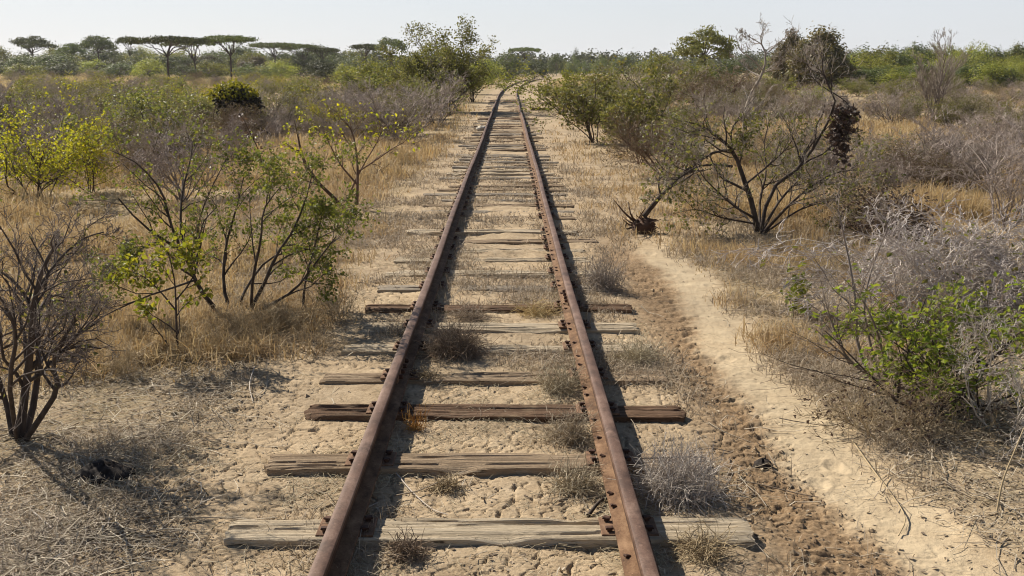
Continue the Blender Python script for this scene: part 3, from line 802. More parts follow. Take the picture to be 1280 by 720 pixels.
put('leafy_bush', 'low bush with bright green leaves above dead brush on the right edge', 'bush',
    bush(17, H=.62, spread=1.05, nst=13, r0=.010, levels=((8, .5), (6, .5)), wood='bark_dark', twig='twig_brown', leaf='leaf_bright', per=5, lsize=(.018, .040), wr=.32, rmin=.0013, leafspread=.02, keep=lambda p: np.hypot(p[:, 0], p[:, 1]) < .62), b, sc=(1.4, 1.0, 1.0))
b = gpos(1215, 395)
put('dead_brush', 'wide heap of pale grey leafless twigs behind the bright green bush', 'brush',
    bush(18, H=.60, spread=1.3, nst=42, r0=.010, levels=((6, .55), (6, .55), (5, .55)), wood='twig_pale', twig='twig_lilac', rmin=.0024, wob=.35, up=.0, leaf='leaf_olive', per=1, keep=lambda p: np.arange(len(p)) % 16 == 0), b, sc=(1.6, 1.0, .95))
b = gpos(1275, 540)
put('dead_brush', 'pale bleached twigs of a dead shrub at the right edge below the green bush', 'brush',
    bush(19, H=.5, spread=1.35, nst=10, r0=.009, levels=((6, .5), (6, .55), (4, .5)), wood='twig_pale', twig='twig_pale', rmin=.0015, wob=.35, up=0), b)
b = gpos(1130, 545)
put('dead_brush', 'low brown dead weed tangle under the green bush at the path edge', 'brush',
    bush(20, H=.34, spread=1.2, nst=16, r0=.005, levels=((7, .5), (6, .55)), wood='twig_tan', twig='twig_tan', rmin=.0013, wob=.35, up=0, leaf='leaf_brown', per=1, lsize=(.012, .025)), b, sc=(1.3, .8, 1))
b = gpos(984, 392)
put('green_weed', 'single upright weed with bright green leaves right of the sandy path', 'weed',
    bush(21, H=.40, spread=.18, nst=3, r0=.005, levels=((9, .3),), wood='bark_grey', leaf='leaf_bright', per=4, lsize=(.04, .075), wr=.35, leafspread=.015), b)

# ------------------------------------------------------------------ shrub kinds used more than once
K = {}
def kind(nm, variants, **kw):
    K[nm] = [bush(s, **{**kw, **ov}) for s, ov in variants]
kind('grey', [(41, {}), (42, dict(spread=1.1)), (43, dict(nst=11))], H=1.35, spread=.85, nst=9, r0=.02, levels=((7, .5), (7, .5), (5, .5)), wood='bark_grey', twig='twig_mauve', rmin=.0042, wob=.25)
kind('greygreen', [(44, {}), (45, dict(spread=1.1))], H=1.35, spread=.9, nst=9, r0=.02, levels=((7, .5), (7, .5), (3, .5)), wood='bark_dark', twig='twig_grey', rmin=.004, leaf='leaf_olive', per=1, lsize=(.04, .08), wr=.35)
kind('olive', [(46, {}), (47, dict(spread=1.0)), (48, dict(H=1.7))], H=1.4, spread=.8, nst=9, r0=.02, levels=((7, .5), (6, .5)), wood='bark_dark', twig='twig_brown', rmin=.004, leaf='leaf_olive', per=7, lsize=(.05, .10), wr=.35, leafspread=.06)
kind('green', [(49, {}), (50, dict(spread=.95))], H=1.6, spread=.75, nst=9, r0=.022, levels=((7, .5), (6, .5)), wood='bark_dark', twig='twig_brown', rmin=.004, leaf='leaf_farlite', per=9, lsize=(.06, .11), wr=.36, leafspread=.07)
kind('yellow', [(51, {}), (52, dict(spread=1.0))], H=1.4, spread=.85, nst=8, r0=.02, levels=((7, .5), (6, .5)), wood='bark_dark', twig='twig_brown', rmin=.004, leaf='leaf_yellow', per=12, lsize=(.032, .062), wr=.38, leafspread=.06)
kind('brown', [(53, {}), (54, dict(spread=1.1))], H=1.2, spread=.95, nst=10, r0=.018, levels=((7, .5), (6, .5), (3, .5)), wood='bark_brown', twig='twig_brown', rmin=.004, wob=.3, leaf='leaf_rust', per=1, lsize=(.03, .06))
kind('tan', [(55, {}), (56, dict(spread=1.3))], H=.75, spread=1.1, nst=16, r0=.008, levels=((7, .5), (6, .5)), wood='twig_tan', twig='twig_tan', rmin=.0035, wob=.3)

kind('clump', [(57, {})], H=.9, spread=.55, nst=34, r0=.010, levels=((6, .4), (4, .4)), wood='twig_tan', twig='twig_brown', rmin=.003, wob=.12, lean=(-.55, -.1), leaf='leaf_brown', per=3, lsize=(.03, .07), up=-.15)
def kput(nm, label, cat, loc, rot, sc, group=None, v=None, name=None):
    vs = K[nm]; me = vs[(v if v is not None else int(abs(loc[0] * 31 + loc[1] * 17))) % len(vs)]
    nms = {'grey': 'thorn_bush', 'greygreen': 'thorn_bush', 'olive': 'leafy_bush', 'green': 'leafy_bush', 'yellow': 'leafy_bush', 'brown': 'dry_bush', 'clump': 'dry_bush', 'tan': 'dry_weed'}
    return put(name or nms[nm], label, cat, me, loc, rot, sc, group)

# bushes one can point at: kind, x, base y, height px, width scale, label
def mesh_h(meshes, q=97):
    zs = []
    for me in meshes:
        if me is None: continue
        v = np.zeros(len(me.vertices) * 3, np.float32); me.vertices.foreach_get('co', v); zs.append(v[2::3])
    return float(np.percentile(np.concatenate(zs), q))
KM = {k: [mesh_h(v) for v in vs] for k, vs in K.items()}
KH = {'grey': 1.45, 'greygreen': 1.45, 'olive': 1.5, 'green': 1.75, 'yellow': 1.5, 'brown': 1.3, 'tan': .8}
named = [
    ('yellow', 45, 250, 112, 1.0, 'wide yellow green bush at the left edge above the bare shrub'),
    ('yellow', 112, 236, 80, .9, 'smaller yellow leafed bush just right of the left edge bush'),
    ('olive', 185, 196, 82, 1.3, 'olive bush with yellowing leaves behind the mauve thorn bush'),
    ('grey', 232, 248, 98, 1.25, 'wide mauve grey thorn bush behind the green shrub left of the track'),
    ('grey', 285, 205, 62, 1.2, 'mauve grey thorn bush under the dark creeper clump'),
    ('olive', 380, 150, 45, 1.5, 'low olive bush in the scrub right of the dark creeper clump'),
    ('grey', 505, 176, 72, 1.5, 'broad mauve thorn thicket next to the left rail'),
    ('grey', 462, 166, 60, 1.3, 'mauve thorn bush at the left end of the trackside thicket'),
    ('greygreen', 545, 158, 68, 1.0, 'thorn bush with some leaves beside the left rail near the bend'),
    ('olive', 470, 130, 50, 1.5, 'rounded olive bush behind the trackside thicket'),
    ('green', 590, 128, 45, 1.1, 'green bush at the left rail just before the bend'),
    ('olive', 740, 178, 86, 1.15, 'tall olive bush with dark stem right of the track'),
    ('olive', 790, 188, 90, 1.0, 'olive bush leaning over the bare strip right of the track'),
    ('green', 705, 140, 50, 1.2, 'green bush at the right rail before the bend'),
    ('brown', 838, 222, 78, 1.35, 'rusty brown leafless bush between the olive bush and the big bare shrub'),
    ('brown', 800, 205, 52, 1.1, 'low brown bush at the edge of the bare dirt strip'),
    ('brown', 880, 142, 55, 1.8, 'reddish brown thicket below the green umbrella tree on the right'),
    ('greygreen', 820, 132, 52, 1.5, 'yellow green bush beyond the brown bush right of the track'),
    ('clump', 1150, 318, 78, 1.25, 'dark brown bush of bent dead stalks right of the big bare shrub'),
    ('grey', 1255, 288, 125, 1.2, 'large grey thorn bush with dark stems at the right edge'),
    ('grey', 1165, 232, 78, 1.5, 'grey thorn thicket in front of the pale grass on the right'),
    ('greygreen', 1090, 300, 70, 1.0, 'grey green bush at the right foot of the big bare shrub'),
    ('grey', 1235, 190, 62, 1.6, 'mauve thorn thicket far right in front of the green trees'),
    ('tan', 1080, 345, 55, 1.1, 'fine tan weed between the straw and the grey brush on the right'),
    ('tan', 350, 415, 52, 1.2, 'dry brown weed tangle at the foot of the green shrub'),
    ('tan', 420, 400, 48, .8, 'dry grey weed right of the green shrub close to the sleepers'),
    ('grey', 5, 205, 95, .8, 'mauve thorn bush standing at the left edge behind the yellow bush'),
]
for i, (kn, px, py, hp, ws, lab) in enumerate(named):
    p = gpos(px, py); d = (p[1])
    s = hp * d / F / KM[kn][i % len(KM[kn])]
    kput(kn, lab, 'weed' if kn == 'tan' else 'bush', p, i * 1.7, (s * ws, s * ws, s), v=i)

for i, (px, py, hp, ws, lab) in enumerate([
        (150, 470, 46, 1.3, 'tan dead weed between the bare corner shrub and the lime sapling'),
        (255, 440, 40, 1.2, 'low tan dead weed right of the lime sapling'),
        (305, 425, 52, 1.3, 'tangled tan dead weed under the stems of the green shrub'),
        (400, 440, 38, 1.1, 'small tan dead weed nearest the left sleeper ends'),
        (120, 400, 44, 1.3, 'tan dead weed in the straw behind the bare corner shrub')]):
    p = gpos(px, py); s = hp * p[1] / F / KM['tan'][i % 2]
    kput('tan', lab, 'weed', p, i * 2.1, (s * ws, s * ws, s), v=i)
# small yellow tree with two leaning stems
b = gpos(436, 262); Y = b[1]
st = stems_px(Y, (b[0], b[1]), [
    ([(446, 256, 0), (447, 225, 0), (446, 195, 0), (440, 165, .05), (430, 150, .1)], .022, .006),
    ([(430, 263, 0), (440, 235, .1), (455, 205, .2), (470, 180, .3), (478, 160, .3)], .016, .005),
    ([(446, 230, 0), (425, 205, -.1), (412, 180, -.2), (404, 165, -.2)], .014, .004),
    ([(447, 215, 0), (470, 200, -.3), (492, 185, -.4), (505, 178, -.4)], .012, .004)])
st = (st[0] + np.array([0, 0, -b[2]]), st[1])
put('small_tree', 'small tree with thin reddish stems and sparse yellow leaves near the left rail', 'tree',
    bush(61, levels=((6, .4), (6, .5), (3, .5)), wood='bark_brown', twig='twig_brown', stems=st, rmin=.003, leaf='leaf_yellow', per=1, lsize=(.04, .07), keep=lambda p: (p[:, 2] > .7) & (np.arange(len(p)) % 2 == 0)), b, names=('stems', 'twigs', 'leaves'))
# leaning dead branch
b = gpos(432, 262); Y = b[1]
st = stems_px(Y, (b[0], b[1]), [
    ([(432, 264, 0), (415, 245, 0), (398, 228, 0), (380, 200, .1), (372, 168, .1)], .028, .010),
    ([(398, 228, 0), (384, 214, .1), (376, 190, .2), (368, 150, .2)], .012, .004)])
st = (st[0] + np.array([0, 0, -b[2]]), st[1])
put('dead_branch', 'dark dead branch leaning left beside the small yellow tree', 'branch',
    bush(62, levels=((5, .3), (4, .4)), wood='root', twig='twig_brown', stems=st, rmin=.003, leaf='leaf_yellow', per=3, lsize=(.04, .06), keep=lambda p: p[:, 0] < -.45), b)
# hanging seed pod stalk
b = gpos(335, 226); Y = b[1]
st = stems_px(Y, (b[0], b[1]), [([(338, 226, 0), (328, 205, 0), (322, 185, .05), (312, 165, .05), (305, 150, .05)], .012, .006)])
st = (st[0] + np.array([0, 0, -b[2]]), st[1])
put('pod_stalk', 'thin dark stalk with brown pods standing in golden grass', 'plant',
    bush(63, levels=((5, .12),), wood='root', stems=st, rmin=.003, leaf='leaf_brown', per=9, lsize=(.05, .10), wr=.4, leafspread=.03), b, names=('stems', 'twigs', 'pods'))

# dark creeper-covered clump with bright leaves on top
b = gpos(300, 172); Y = b[1]; s = Y / F
t = thing('creeper_clump', 'dark creeper covered clump with bright green leaves on top', 'bush', b)
rg = np.random.default_rng(70)
H0 = 60 * s
def dome(n, r0, r1, zlo):
    v = nrm(rg.normal(size=(n * 3, 3)) + np.array([.12, 0, .2])); v = v[v[:, 2] > zlo][:n]
    k = rg.uniform(r0, r1, len(v))[:, None]; lump = 1 + .35 * (vnoise(v[:, 0] * 2.2 + 7, v[:, 1] * 2.2 + v[:, 2] * 2, 8) - .5)[:, None]
    return v * k * lump * np.array([27 * s, 27 * s, 20 * s]) + np.array([0, 0, 44 * s]), v
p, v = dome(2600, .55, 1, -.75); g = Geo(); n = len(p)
g.leaf(p, nrm(rg.normal(size=(n, 3)) - np.array([0, 0, .6])), nrm(v + rg.normal(size=(n, 3)) * .5), rg.uniform(.07, .13, n), rg.uniform(.03, .05, n)); part('dark_leaves', g.mesh('dark_leaves', M['leaf_black']), t)  # near-black leaves fill the clump below its bright top
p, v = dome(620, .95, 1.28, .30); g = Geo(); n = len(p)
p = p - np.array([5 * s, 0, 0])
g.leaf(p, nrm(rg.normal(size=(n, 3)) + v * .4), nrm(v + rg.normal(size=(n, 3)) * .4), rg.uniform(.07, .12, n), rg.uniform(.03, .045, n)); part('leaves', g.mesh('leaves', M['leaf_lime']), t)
pts = np.stack([spline([(rg.normal() * .08, rg.normal() * .08, -.05), (rg.normal() * .2, rg.normal() * .2, 20 * s), (rg.normal() * .3, rg.normal() * .3, 45 * s)], 8) for _ in range(9)])
g = Geo(); g.tubes(pts, np.repeat(np.linspace(.03, .01, 8)[None], 9, 0), 5); part('stems', g.mesh('stems', M['bark_dark'], True), t)

# ------------------------------------------------------------------ trees
def cluster_leaves(rng, g, C, per, sig, size, flat=1.0, wr=.4):
    n = len(C) * per
    pos = np.repeat(C, per, 0) + rng.normal(size=(n, 3)) * np.array([sig, sig, sig * flat])
    off = pos - np.repeat(C, per, 0)
    d = nrm(rng.normal(size=(n, 3)) * np.array([1, 1, .6])); nn = nrm(rng.normal(size=(n, 3)) * .35 + nrm(off + .25 * nrm(pos - C.mean(0))) + np.array([0, 0, .35]))
    d = nrm(d - nn * np.sum(d * nn, 1, keepdims=True))
    L = rng.uniform(size[0], size[1], n)
    g.leaf(pos, d, nn, L, L * wr * rng.uniform(.7, 1.3, n))

def limbs_to(rng, C, start, r0, r1, flatend=False, P=8):
    out = []; rad = []
    for c in C:
        s = np.array(start) + rng.normal(size=3) * .02
        m1 = s + (c - s) * np.array([.35, .35, .55 if flatend else .4]) + rng.normal(size=3) * .06 * np.linalg.norm(c - s)
        m2 = s + (c - s) * np.array([.7, .7, .85]) + rng.normal(size=3) * .05 * np.linalg.norm(c - s)
        out.append(spline([s, m1, m2, c], P)); rad.append(np.linspace(r0, r1, P))
    return np.stack(out), np.stack(rad)

def round_tree(seed, H=4.5, R=2.0, th=1.2, nc=46, per=60, sig=.34, size=(.14, .26), leaf='leaf_far', wood='bark_grey', low=.15, multi=1):
    rng = np.random.default_rng(seed)
    v = nrm(rng.normal(size=(nc, 3))); k = rng.uniform(.45, 1, nc)[:, None] ** .6
    cz = (H + th * low) / 2; hz = (H - th * low) / 2
    C = v * k * np.array([R, R, hz]) * (1 + .3 * rng.normal(size=(nc, 1)) * .5) + np.array([0, 0, cz])
    C[:, 2] = np.maximum(C[:, 2], .25)
    g = Geo(); t = Geo()
    cluster_leaves(rng, g, C, per, sig, size)
    for m in range(multi):
        tp = spline([(rng.normal() * .1 * (multi > 1), rng.normal() * .1 * (multi > 1), -.1), (rng.normal() * .08, rng.normal() * .08, th * .6), (rng.normal() * .25, rng.normal() * .25, th * 1.3)], 8)
        t.tubes(tp[None], np.linspace(.05 * H / 2, .02 * H, 8)[None] * (1 if multi == 1 else .6), 7)
        sel = C[m::multi][:16]
        p, r = limbs_to(rng, sel, tp[-2], .014 * H, .003 * H); t.tubes(p, r, 5)
    return t.mesh('trunk', M[wood], True), g.mesh('crown', M[leaf])

def umbrella_tree(seed, H=5, R=2.9, fork=.58, nc=70, per=50, leaf='leaf_far', wood='bark_dark', sag=.06, size=(.13, .24), lean=0., gap=.0, thick=.022):
    rng = np.random.default_rng(seed)
    a = rng.uniform(0, 2 * np.pi, nc); r = R * np.sqrt(rng.uniform(0.02, 1, nc))
    z = H * (1 - sag * (r / R) ** 2) - .25 + rng.normal(size=nc) * thick * H * .5
    C = np.stack([r * np.cos(a) + lean, r * np.sin(a), z], 1)
    if gap: C = C[rng.uniform(size=nc) > gap]
    g = Geo(); t = Geo()
    cluster_leaves(rng, g, C, per, .30, size, .30)
    fz = H * fork
    tp = spline([(0, 0, -.1), (.05, 0, fz * .5), (lean * .3, 0, fz)], 8)
    t.tubes(tp[None], np.linspace(.024 * H, .017 * H, 8)[None], 7)
    main = C[np.argsort(-r[:len(C)])][:: max(1, len(C) // 11)][:11] * np.array([.75, .75, 1]) - np.array([0, 0, .25])
    p, rr = limbs_to(rng, main, tp[-1], .010 * H, .004 * H, True); t.tubes(p, rr, 5)
    p2, r2 = grow(rng, p, rr, 6, (.5, 1), (20, 55), (.2, .38), .25, .12, 5, .6, rmin=.012); t.tubes(p2, r2, 4)
    return t.mesh('trunk', M[wood], True), g.mesh('crown', M[leaf])

TN = ('trunk', 'crown')
UM = [umbrella_tree(81), umbrella_tree(82, H=4.6, R=2.6, gap=.25), umbrella_tree(83, H=5.2, R=2.4, sag=.25, thick=.10, nc=80), umbrella_tree(84, H=5, R=3.4, nc=80, sag=.06)]
UM += [umbrella_tree(86, H=4.8, R=2.8, gap=.4, lean=.6, thick=.05, fork=.45), umbrella_tree(87, H=5.4, R=2.3, gap=.25, sag=.2, thick=.07, lean=-.3, nc=60)]
UMH = [5, 4.6, 5.2, 5, 4.8, 5.4]; UMR = [2.9, 2.6, 2.4, 3.4, 2.9, 2.4]
def upx(v, px, ytop, ybase, wpx, label, group=None, Y=None):
    if Y is None: b = gpos(px, ybase)
    else:
        q = A(px, ybase, Y); b = (q[0], Y, tz(q[0], Y))
    d = b[1]; top = A(px, ytop, d)[2]
    h = top - b[2]; sz = h / UMH[v]; sx = 1.06 * wpx * d / F / (2 * UMR[v])
    return put('umbrella_tree', label, 'tree', UM[v], b, px * .7, (sx, sx, sz), group, names=TN)
upx(0, 290, 44, 105, 62, 'flat topped umbrella tree with slim forked trunk above the dark creeper clump')
upx(3, 212, 45, 106, 86, 'widest flat topped umbrella tree left of the slim forked one')
upx(4, 246, 48, 101, 62, 'umbrella tree whose flat crown overlaps the widest one from behind')
upx(4, 165, 46, 96, 26, 'small open crowned umbrella tree in front of the sky, with see through crown', Y=210)
upx(2, 125, 46, 96, 40, 'umbrella tree with a small dense domed crown left of the see through one', Y=215)
upx(5, 43, 46, 97, 50, 'domed umbrella tree farthest left in the tree line', Y=215)
upx(2, 92, 55, 97, 32, 'low domed umbrella tree second from the left', Y=225)
upx(3, 345, 53, 98, 62, 'umbrella tree with a flat crown right of the slim forked one', Y=200)
upx(4, 382, 55, 98, 44, 'umbrella tree with a flat crown, second right of the slim forked one', Y=210)
upx(1, 405, 59, 98, 36, 'low umbrella tree with a flat crown, third right of the slim forked one', Y=215)
upx(0, 457, 55, 98, 42, 'umbrella tree left of the tall green tree, the left one of two', Y=190)
upx(5, 488, 48, 98, 38, 'umbrella tree touching the left side of the tall green tree', Y=170)
upx(3, 656, 59, 95, 34, 'umbrella tree standing above the bend of the track', Y=240)
upx(2, 880, 41, 100, 64, 'green umbrella tree with visible white sky under its crown right of the track', Y=95)
o = [x for x in COL.objects if x.get('label', '').startswith('green umbrella tree')][0]
tr2 = umbrella_tree(85, H=5.2, R=2.4, sag=.3, thick=.16, nc=80, leaf='leaf_tree', per=60)
for c, me in zip(o.children, tr2): c.data = me

# tall green tree left of the bend
def leafy_big():
    rng = np.random.default_rng(90)
    p, r = stems_rand(rng, 16, 3.4, .80, .06, P=9, base=.3, wob=.10)
    g = Geo(); g.tubes(p, r, 7); gl = Geo()
    p1, r1 = grow(rng, p, r, 8, (.25, 1), (20, 55), (.25, .45), .25, .16, 6, .5, rmin=.01); g.tubes(p1, r1, 5)
    p2, r2 = grow(rng, p1, r1, 6, (.2, 1), (20, 60), (.35, .6), .2, .2, 5, .5, rmin=.008); g.tubes(p2, r2, 3)
    top = lambda q: (q[:, 2] < 2.6) | (np.arange(len(q)) % 2 == 0)
    leaves_on(rng, gl, p2, 38, size=(.07, .13), wr=.4, spread=.16, keep=top)
    return g.mesh('trunk', M['bark_grey'], True), gl.mesh('crown', M['leaf_tree'])
b = gpos(556, 140); d = b[1]
LB = leafy_big(); s = 112 * d / F / mesh_h(LB, 99.9)
put('leafy_tree', 'tall bushy green tree with many upright limbs left of the bend', 'tree', LB, b, .5, (s * 1.1, s * 1.1, s), names=TN)

RT = {'far': [round_tree(101), round_tree(102, R=2.5, H=4), round_tree(103, R=1.8, H=5, th=1.6)],
      'lite': [round_tree(104, leaf='leaf_farlite'), round_tree(105, leaf='leaf_farlite', R=2.6, H=4), round_tree(106, leaf='leaf_farlite', R=2.2, H=3.6)],
      'rust': [round_tree(107, leaf='leaf_rust', R=2.1, H=4.6, wood='bark_brown', per=150, nc=110, size=(.16, .30))]}
RTH = {k: [mesh_h(v_, 99.3) for v_ in vs_] for k, vs_ in RT.items()}
RTR = {'far': [2.2, 2.7, 2.0], 'lite': [2.2, 2.8, 2.4], 'rust': [2.3]}
def rpx(kn, v, px, ytop, wpx, Y, label, group=None, name='round_tree'):
    q = A(px, 95, Y); z = tz(q[0], Y) - .1; top = A(px, ytop, Y)[2]
    v %= len(RT[kn]); sz = (top - z) / RTH[kn][v]; sx = wpx * Y / F / (2 * RTR[kn][v])
    return put(name, label, 'tree', RT[kn][v], (q[0], Y, z), px * 1.3, (sx, sx, sz), group, names=TN)
rpx('rust', 0, 1022, 41, 78, 88, 'dense dark brown green tree standing tallest right of the dead tree')
rpx('rust', 0, 988, 44, 44, 90, 'thinner brown green tree against the left side of the dark one')
rpx('far', 1, 900, 72, 70, 70, 'dark green spreading tree below the green umbrella tree')
rpx('lite', 0, 865, 78, 50, 68, 'light green tree at the left foot of the green umbrella tree')
rpx('far', 2, 632, 66, 50, 150, 'dark green tree filling the bend of the track on the left')
rpx('far', 0, 668, 76, 42, 185, 'dark tree right behind the bend of the track')
rpx('lite', 1, 610, 74, 40, 120, 'light green tree at the left of the bend')
rpx('far', 1, 515, 62, 60, 62, 'dark bushy tree at the left foot of the tall green tree')
rpx('lite', 2, 468, 72, 60, 75, 'pale green tree left of the dark bushy tree')
rpx('far', 0, 590, 70, 46, 75, 'dark bushy tree at the right foot of the tall green tree')
rpx('lite', 1, 820, 68, 66, 75, 'light olive tree right of the bend in front of the far wood')
for i, (px, yt, w_, Yd) in enumerate([(150, 78, 46, 175), (188, 74, 52, 165), (232, 80, 40, 140), (262, 76, 44, 170), (318, 79, 52, 150), (352, 76, 44, 165), (402, 76, 50, 140), (432, 80, 40, 120), (80, 78, 52, 180), (30, 80, 50, 175)]):
    rpx(('far', 'lite')[i % 2], i, px, yt, w_, Yd, ('dark', 'light green')[i % 2] + ' low bushy tree under the flat topped umbrella trees', ('dark', 'light green') [i % 2] + ' low trees under the umbrella trees', 'bushy_tree')
# bare tree on the right
b = gpos(1166, 152)
t = put('bare_tree', 'tall leafless grey tree standing in front of the green trees on the right', 'tree',
        bush(111, H=4.0, spread=.75, nst=7, r0=.07, levels=((8, .4), (7, .5), (5, .5)), wood='bark_grey', twig='twig_grey', rmin=.009, wob=.15, ang=(20, 50), up=.2), b, names=('trunk', 'crown', 'leaves'))
s = 110 * b[1] / F / mesh_h([c.data for c in t.children], 99.5); t.scale = (s * 1.1, s * 1.1, s)

# tree line: single trees on the left plain and on the right
rng = np.random.default_rng(120)
nL = nR = 0
for px in range(-40, 470, 22):
    for row in range(2):
        x = px + rng.normal() * 6 + row * 8; Yd = 205 + 30 * row + rng.uniform(-8, 22)
        kn = ('far', 'lite', 'rust')[int(rng.choice(3, p=(.55, .33, .12)))]
        rpx(kn, int(rng.integers(0, 3)), x, rng.uniform(64, 86) if row == 0 else rng.uniform(56, 70), rng.uniform(34, 72), Yd,
            dict(far='dark', lite='light green', rust='brownish')[kn] + ' rounded tree in the tree line beyond the dry plain on the left',
            dict(far='dark', lite='light green', rust='brownish')[kn] + ' trees in the left tree line')
for px in range(1050, 1340, 15):
    for row in range(3):
        x = px + rng.normal() * 6 + row * 6; Yd = 92 + 22 * row + rng.uniform(-6, 8)
        kn = 'lite' if rng.uniform() < .72 else 'far'
        ytop = (rng.uniform(74, 90), rng.uniform(63, 74), rng.uniform(54, 64))[row]
        rpx(kn, int(rng.integers(0, 3)), x, ytop, rng.uniform(36, 60), Yd,
            ('dark' if kn == 'far' else 'light olive') + ' rounded tree in the dense wood on the right',
            ('dark' if kn == 'far' else 'light olive') + ' trees in the right wood')
for px in range(690, 1060, 15):
    x = px + rng.normal() * 5; Yd = rng.uniform(230, 300)
    kn = 'far' if rng.uniform() < .7 else 'lite'
    rpx(kn, int(rng.integers(0, 3)), x, rng.uniform(66, 77), rng.uniform(20, 36), Yd,
        ('dark' if kn == 'far' else 'light green') + ' rounded tree in the far tree line right of the bend',
        ('dark' if kn == 'far' else 'light green') + ' trees in the far tree line')
# far-off wood behind everything: one mass
g = Geo(); rng = np.random.default_rng(130)
nc = 2600; th = rng.uniform(-.62, .62, nc); dd = rng.uniform(330, 620, nc)
C = np.stack([dd * np.tan(th), dd, np.zeros(nc)], 1)
hh = 5.5 * (.55 + .9 * vnoise(th * 60, dd * .02, 3)) * (dd / 420)
C[:, 2] = rng.uniform(.1, 1, nc) * hh
cluster_leaves(rng, g, C, 34, 1.5, (.7, 1.5), .7)
tag(part('far_wood', g.mesh('far_wood', M['leaf_far'])), kind='stuff')

# ------------------------------------------------------------------ scrub filling the middle distance
rng = np.random.default_rng(140)
clear = [(*G(1110, 178)[:2], 3.0, 8.0), (*G(1000, 190)[:2], 2.0, 4.0), (*G(1030, 330)[:2], 1.2, 1.5), (*G(880, 262)[:2], 1.2, 2.5), (*G(330, 200)[:2], 1.6, 5.0), (*G(120, 290)[:2], 2.5, 3.0)]      # open straw patches
cnt = 0
taken = []
def scrub(side, n, y0, y1, weights, xr=None):
    global cnt
    names_ = list(weights); w = np.array([weights[k] for k in names_]); w = w / w.sum()
    for _ in range(n * 6):
        if n <= 0: return
        Yd = 1 / rng.uniform(1 / y1, 1 / y0)
        lim = .56 * Yd + 1
        x = track_x(Yd) + side * (rng.uniform(4.2 if side < 0 else 4.4, lim + 3) if xr is None else rng.uniform(*xr))
        if abs(x) > lim: continue
        if any(((x - cx_) / rx_) ** 2 + ((Yd - cy_) / ry_) ** 2 < 1 for cx_, cy_, rx_, ry_ in clear): continue
        kn = names_[int(rng.choice(len(names_), p=w))]
        v = int(rng.integers(0, 3)); hgt = rng.uniform(.6, 1.25) * (1.0 if side < 0 else rng.uniform(.7, 1.05)) * (.65 if kn == 'tan' else 1) * (1 + .002 * Yd)
        s = hgt / KM[kn][v % len(KM[kn])]
        if any(math.hypot(x - a, Yd - c) < .55 * s + .4 * r for a, c, r in taken): continue
        taken.append((x, Yd, s))
        z = tz(x, Yd) - .03
        col = {'grey': 'mauve grey leafless', 'greygreen': 'grey green half bare', 'olive': 'olive leafed', 'green': 'fresh green', 'yellow': 'yellow leafed', 'brown': 'brown leafless', 'tan': 'low tan'}[kn]
        where = 'left of the track' if side < 0 else 'right of the track'
        kput(kn, f'{col} bush in the dense scrub {where}', 'bush', (x, Yd, z), rng.uniform(0, 6.3), (s * rng.uniform(1, 1.5), s * rng.uniform(1, 1.5), s), f'{col} bushes in the scrub {where}', v=v)
        cnt += 1; n -= 1
scrub(-1, 170, 17, 165, dict(grey=5, greygreen=2.5, olive=2.5, yellow=1.0, brown=1.2, tan=1.5))
scrub(-1, 70, 95, 180, dict(grey=3, greygreen=2, olive=3, tan=3, brown=2))
scrub(1, 26, 24, 70, dict(olive=4, greygreen=3, green=1), (2.9, 5.2))
scrub(-1, 22, 26, 70, dict(olive=3, greygreen=3, grey=3), (3.0, 5.0))
scrub(-1, 70, 34, 110, dict(olive=4, greygreen=4, yellow=2, grey=3, tan=2))
scrub(1, 45, 30, 95, dict(olive=3, greygreen=4, grey=2, tan=2))
scrub(1, 50, 55, 108, dict(greygreen=3, olive=3, green=2, tan=2))
scrub(1, 112, 15, 88, dict(grey=5, greygreen=4, olive=1.2, brown=1.4, tan=4))

# ------------------------------------------------------------------ grass
def blades(g, rng, base, n, h, w, lean=.5, spread=.06, P=3):
    """n curved blades round every base point"""
    Np = len(base); m = Np * n
    h = np.repeat(h, n) * rng.uniform(.45, 1.1, m); w = np.repeat(w, n)
    sp = np.repeat(spread, n)[:, None] if not np.isscalar(spread) else spread
    o = np.repeat(base, n, 0) + np.concatenate([rng.normal(size=(m, 2)) * sp, np.zeros((m, 1))], 1)
    az = rng.uniform(0, 2 * np.pi, m); ln = np.abs(rng.normal(size=m)) * lean
    dx = np.stack([np.cos(az), np.sin(az), np.zeros(m)], 1)
    fa = rng.uniform(0, 2 * np.pi, m); sd = np.stack([np.cos(fa), np.sin(fa), np.zeros(m)], 1) * w[:, None]
    p1 = o + dx * (h * ln * .35)[:, None] + np.array([0, 0, 1]) * (h * .55)[:, None]
    p2 = o + dx * (h * ln * 1.1)[:, None] + np.array([0, 0, 1]) * (h / np.sqrt(1 + ln * ln * .8))[:, None]
    v = np.stack([o - sd, o + sd, p1 + sd * .8, p1 - sd * .8, p2 + sd * .25, p2 - sd * .25], 1)
    k = (np.arange(m) * 6)[:, None]
    q = np.concatenate([k + np.array([0, 1, 2, 3]), k + np.array([3, 2, 4, 5])])
    g.add(v.reshape(-1, 3), q)

def scatter(rng, n, d0, d1, ulim=.60):
    d = 1 / rng.uniform(1 / d1, 1 / d0, n) if d0 > 0 else rng.uniform(d0, d1, n)
    x = rng.uniform(-ulim, ulim, n) * d * 1.0 + rng.normal(size=n) * .3
    return x, d

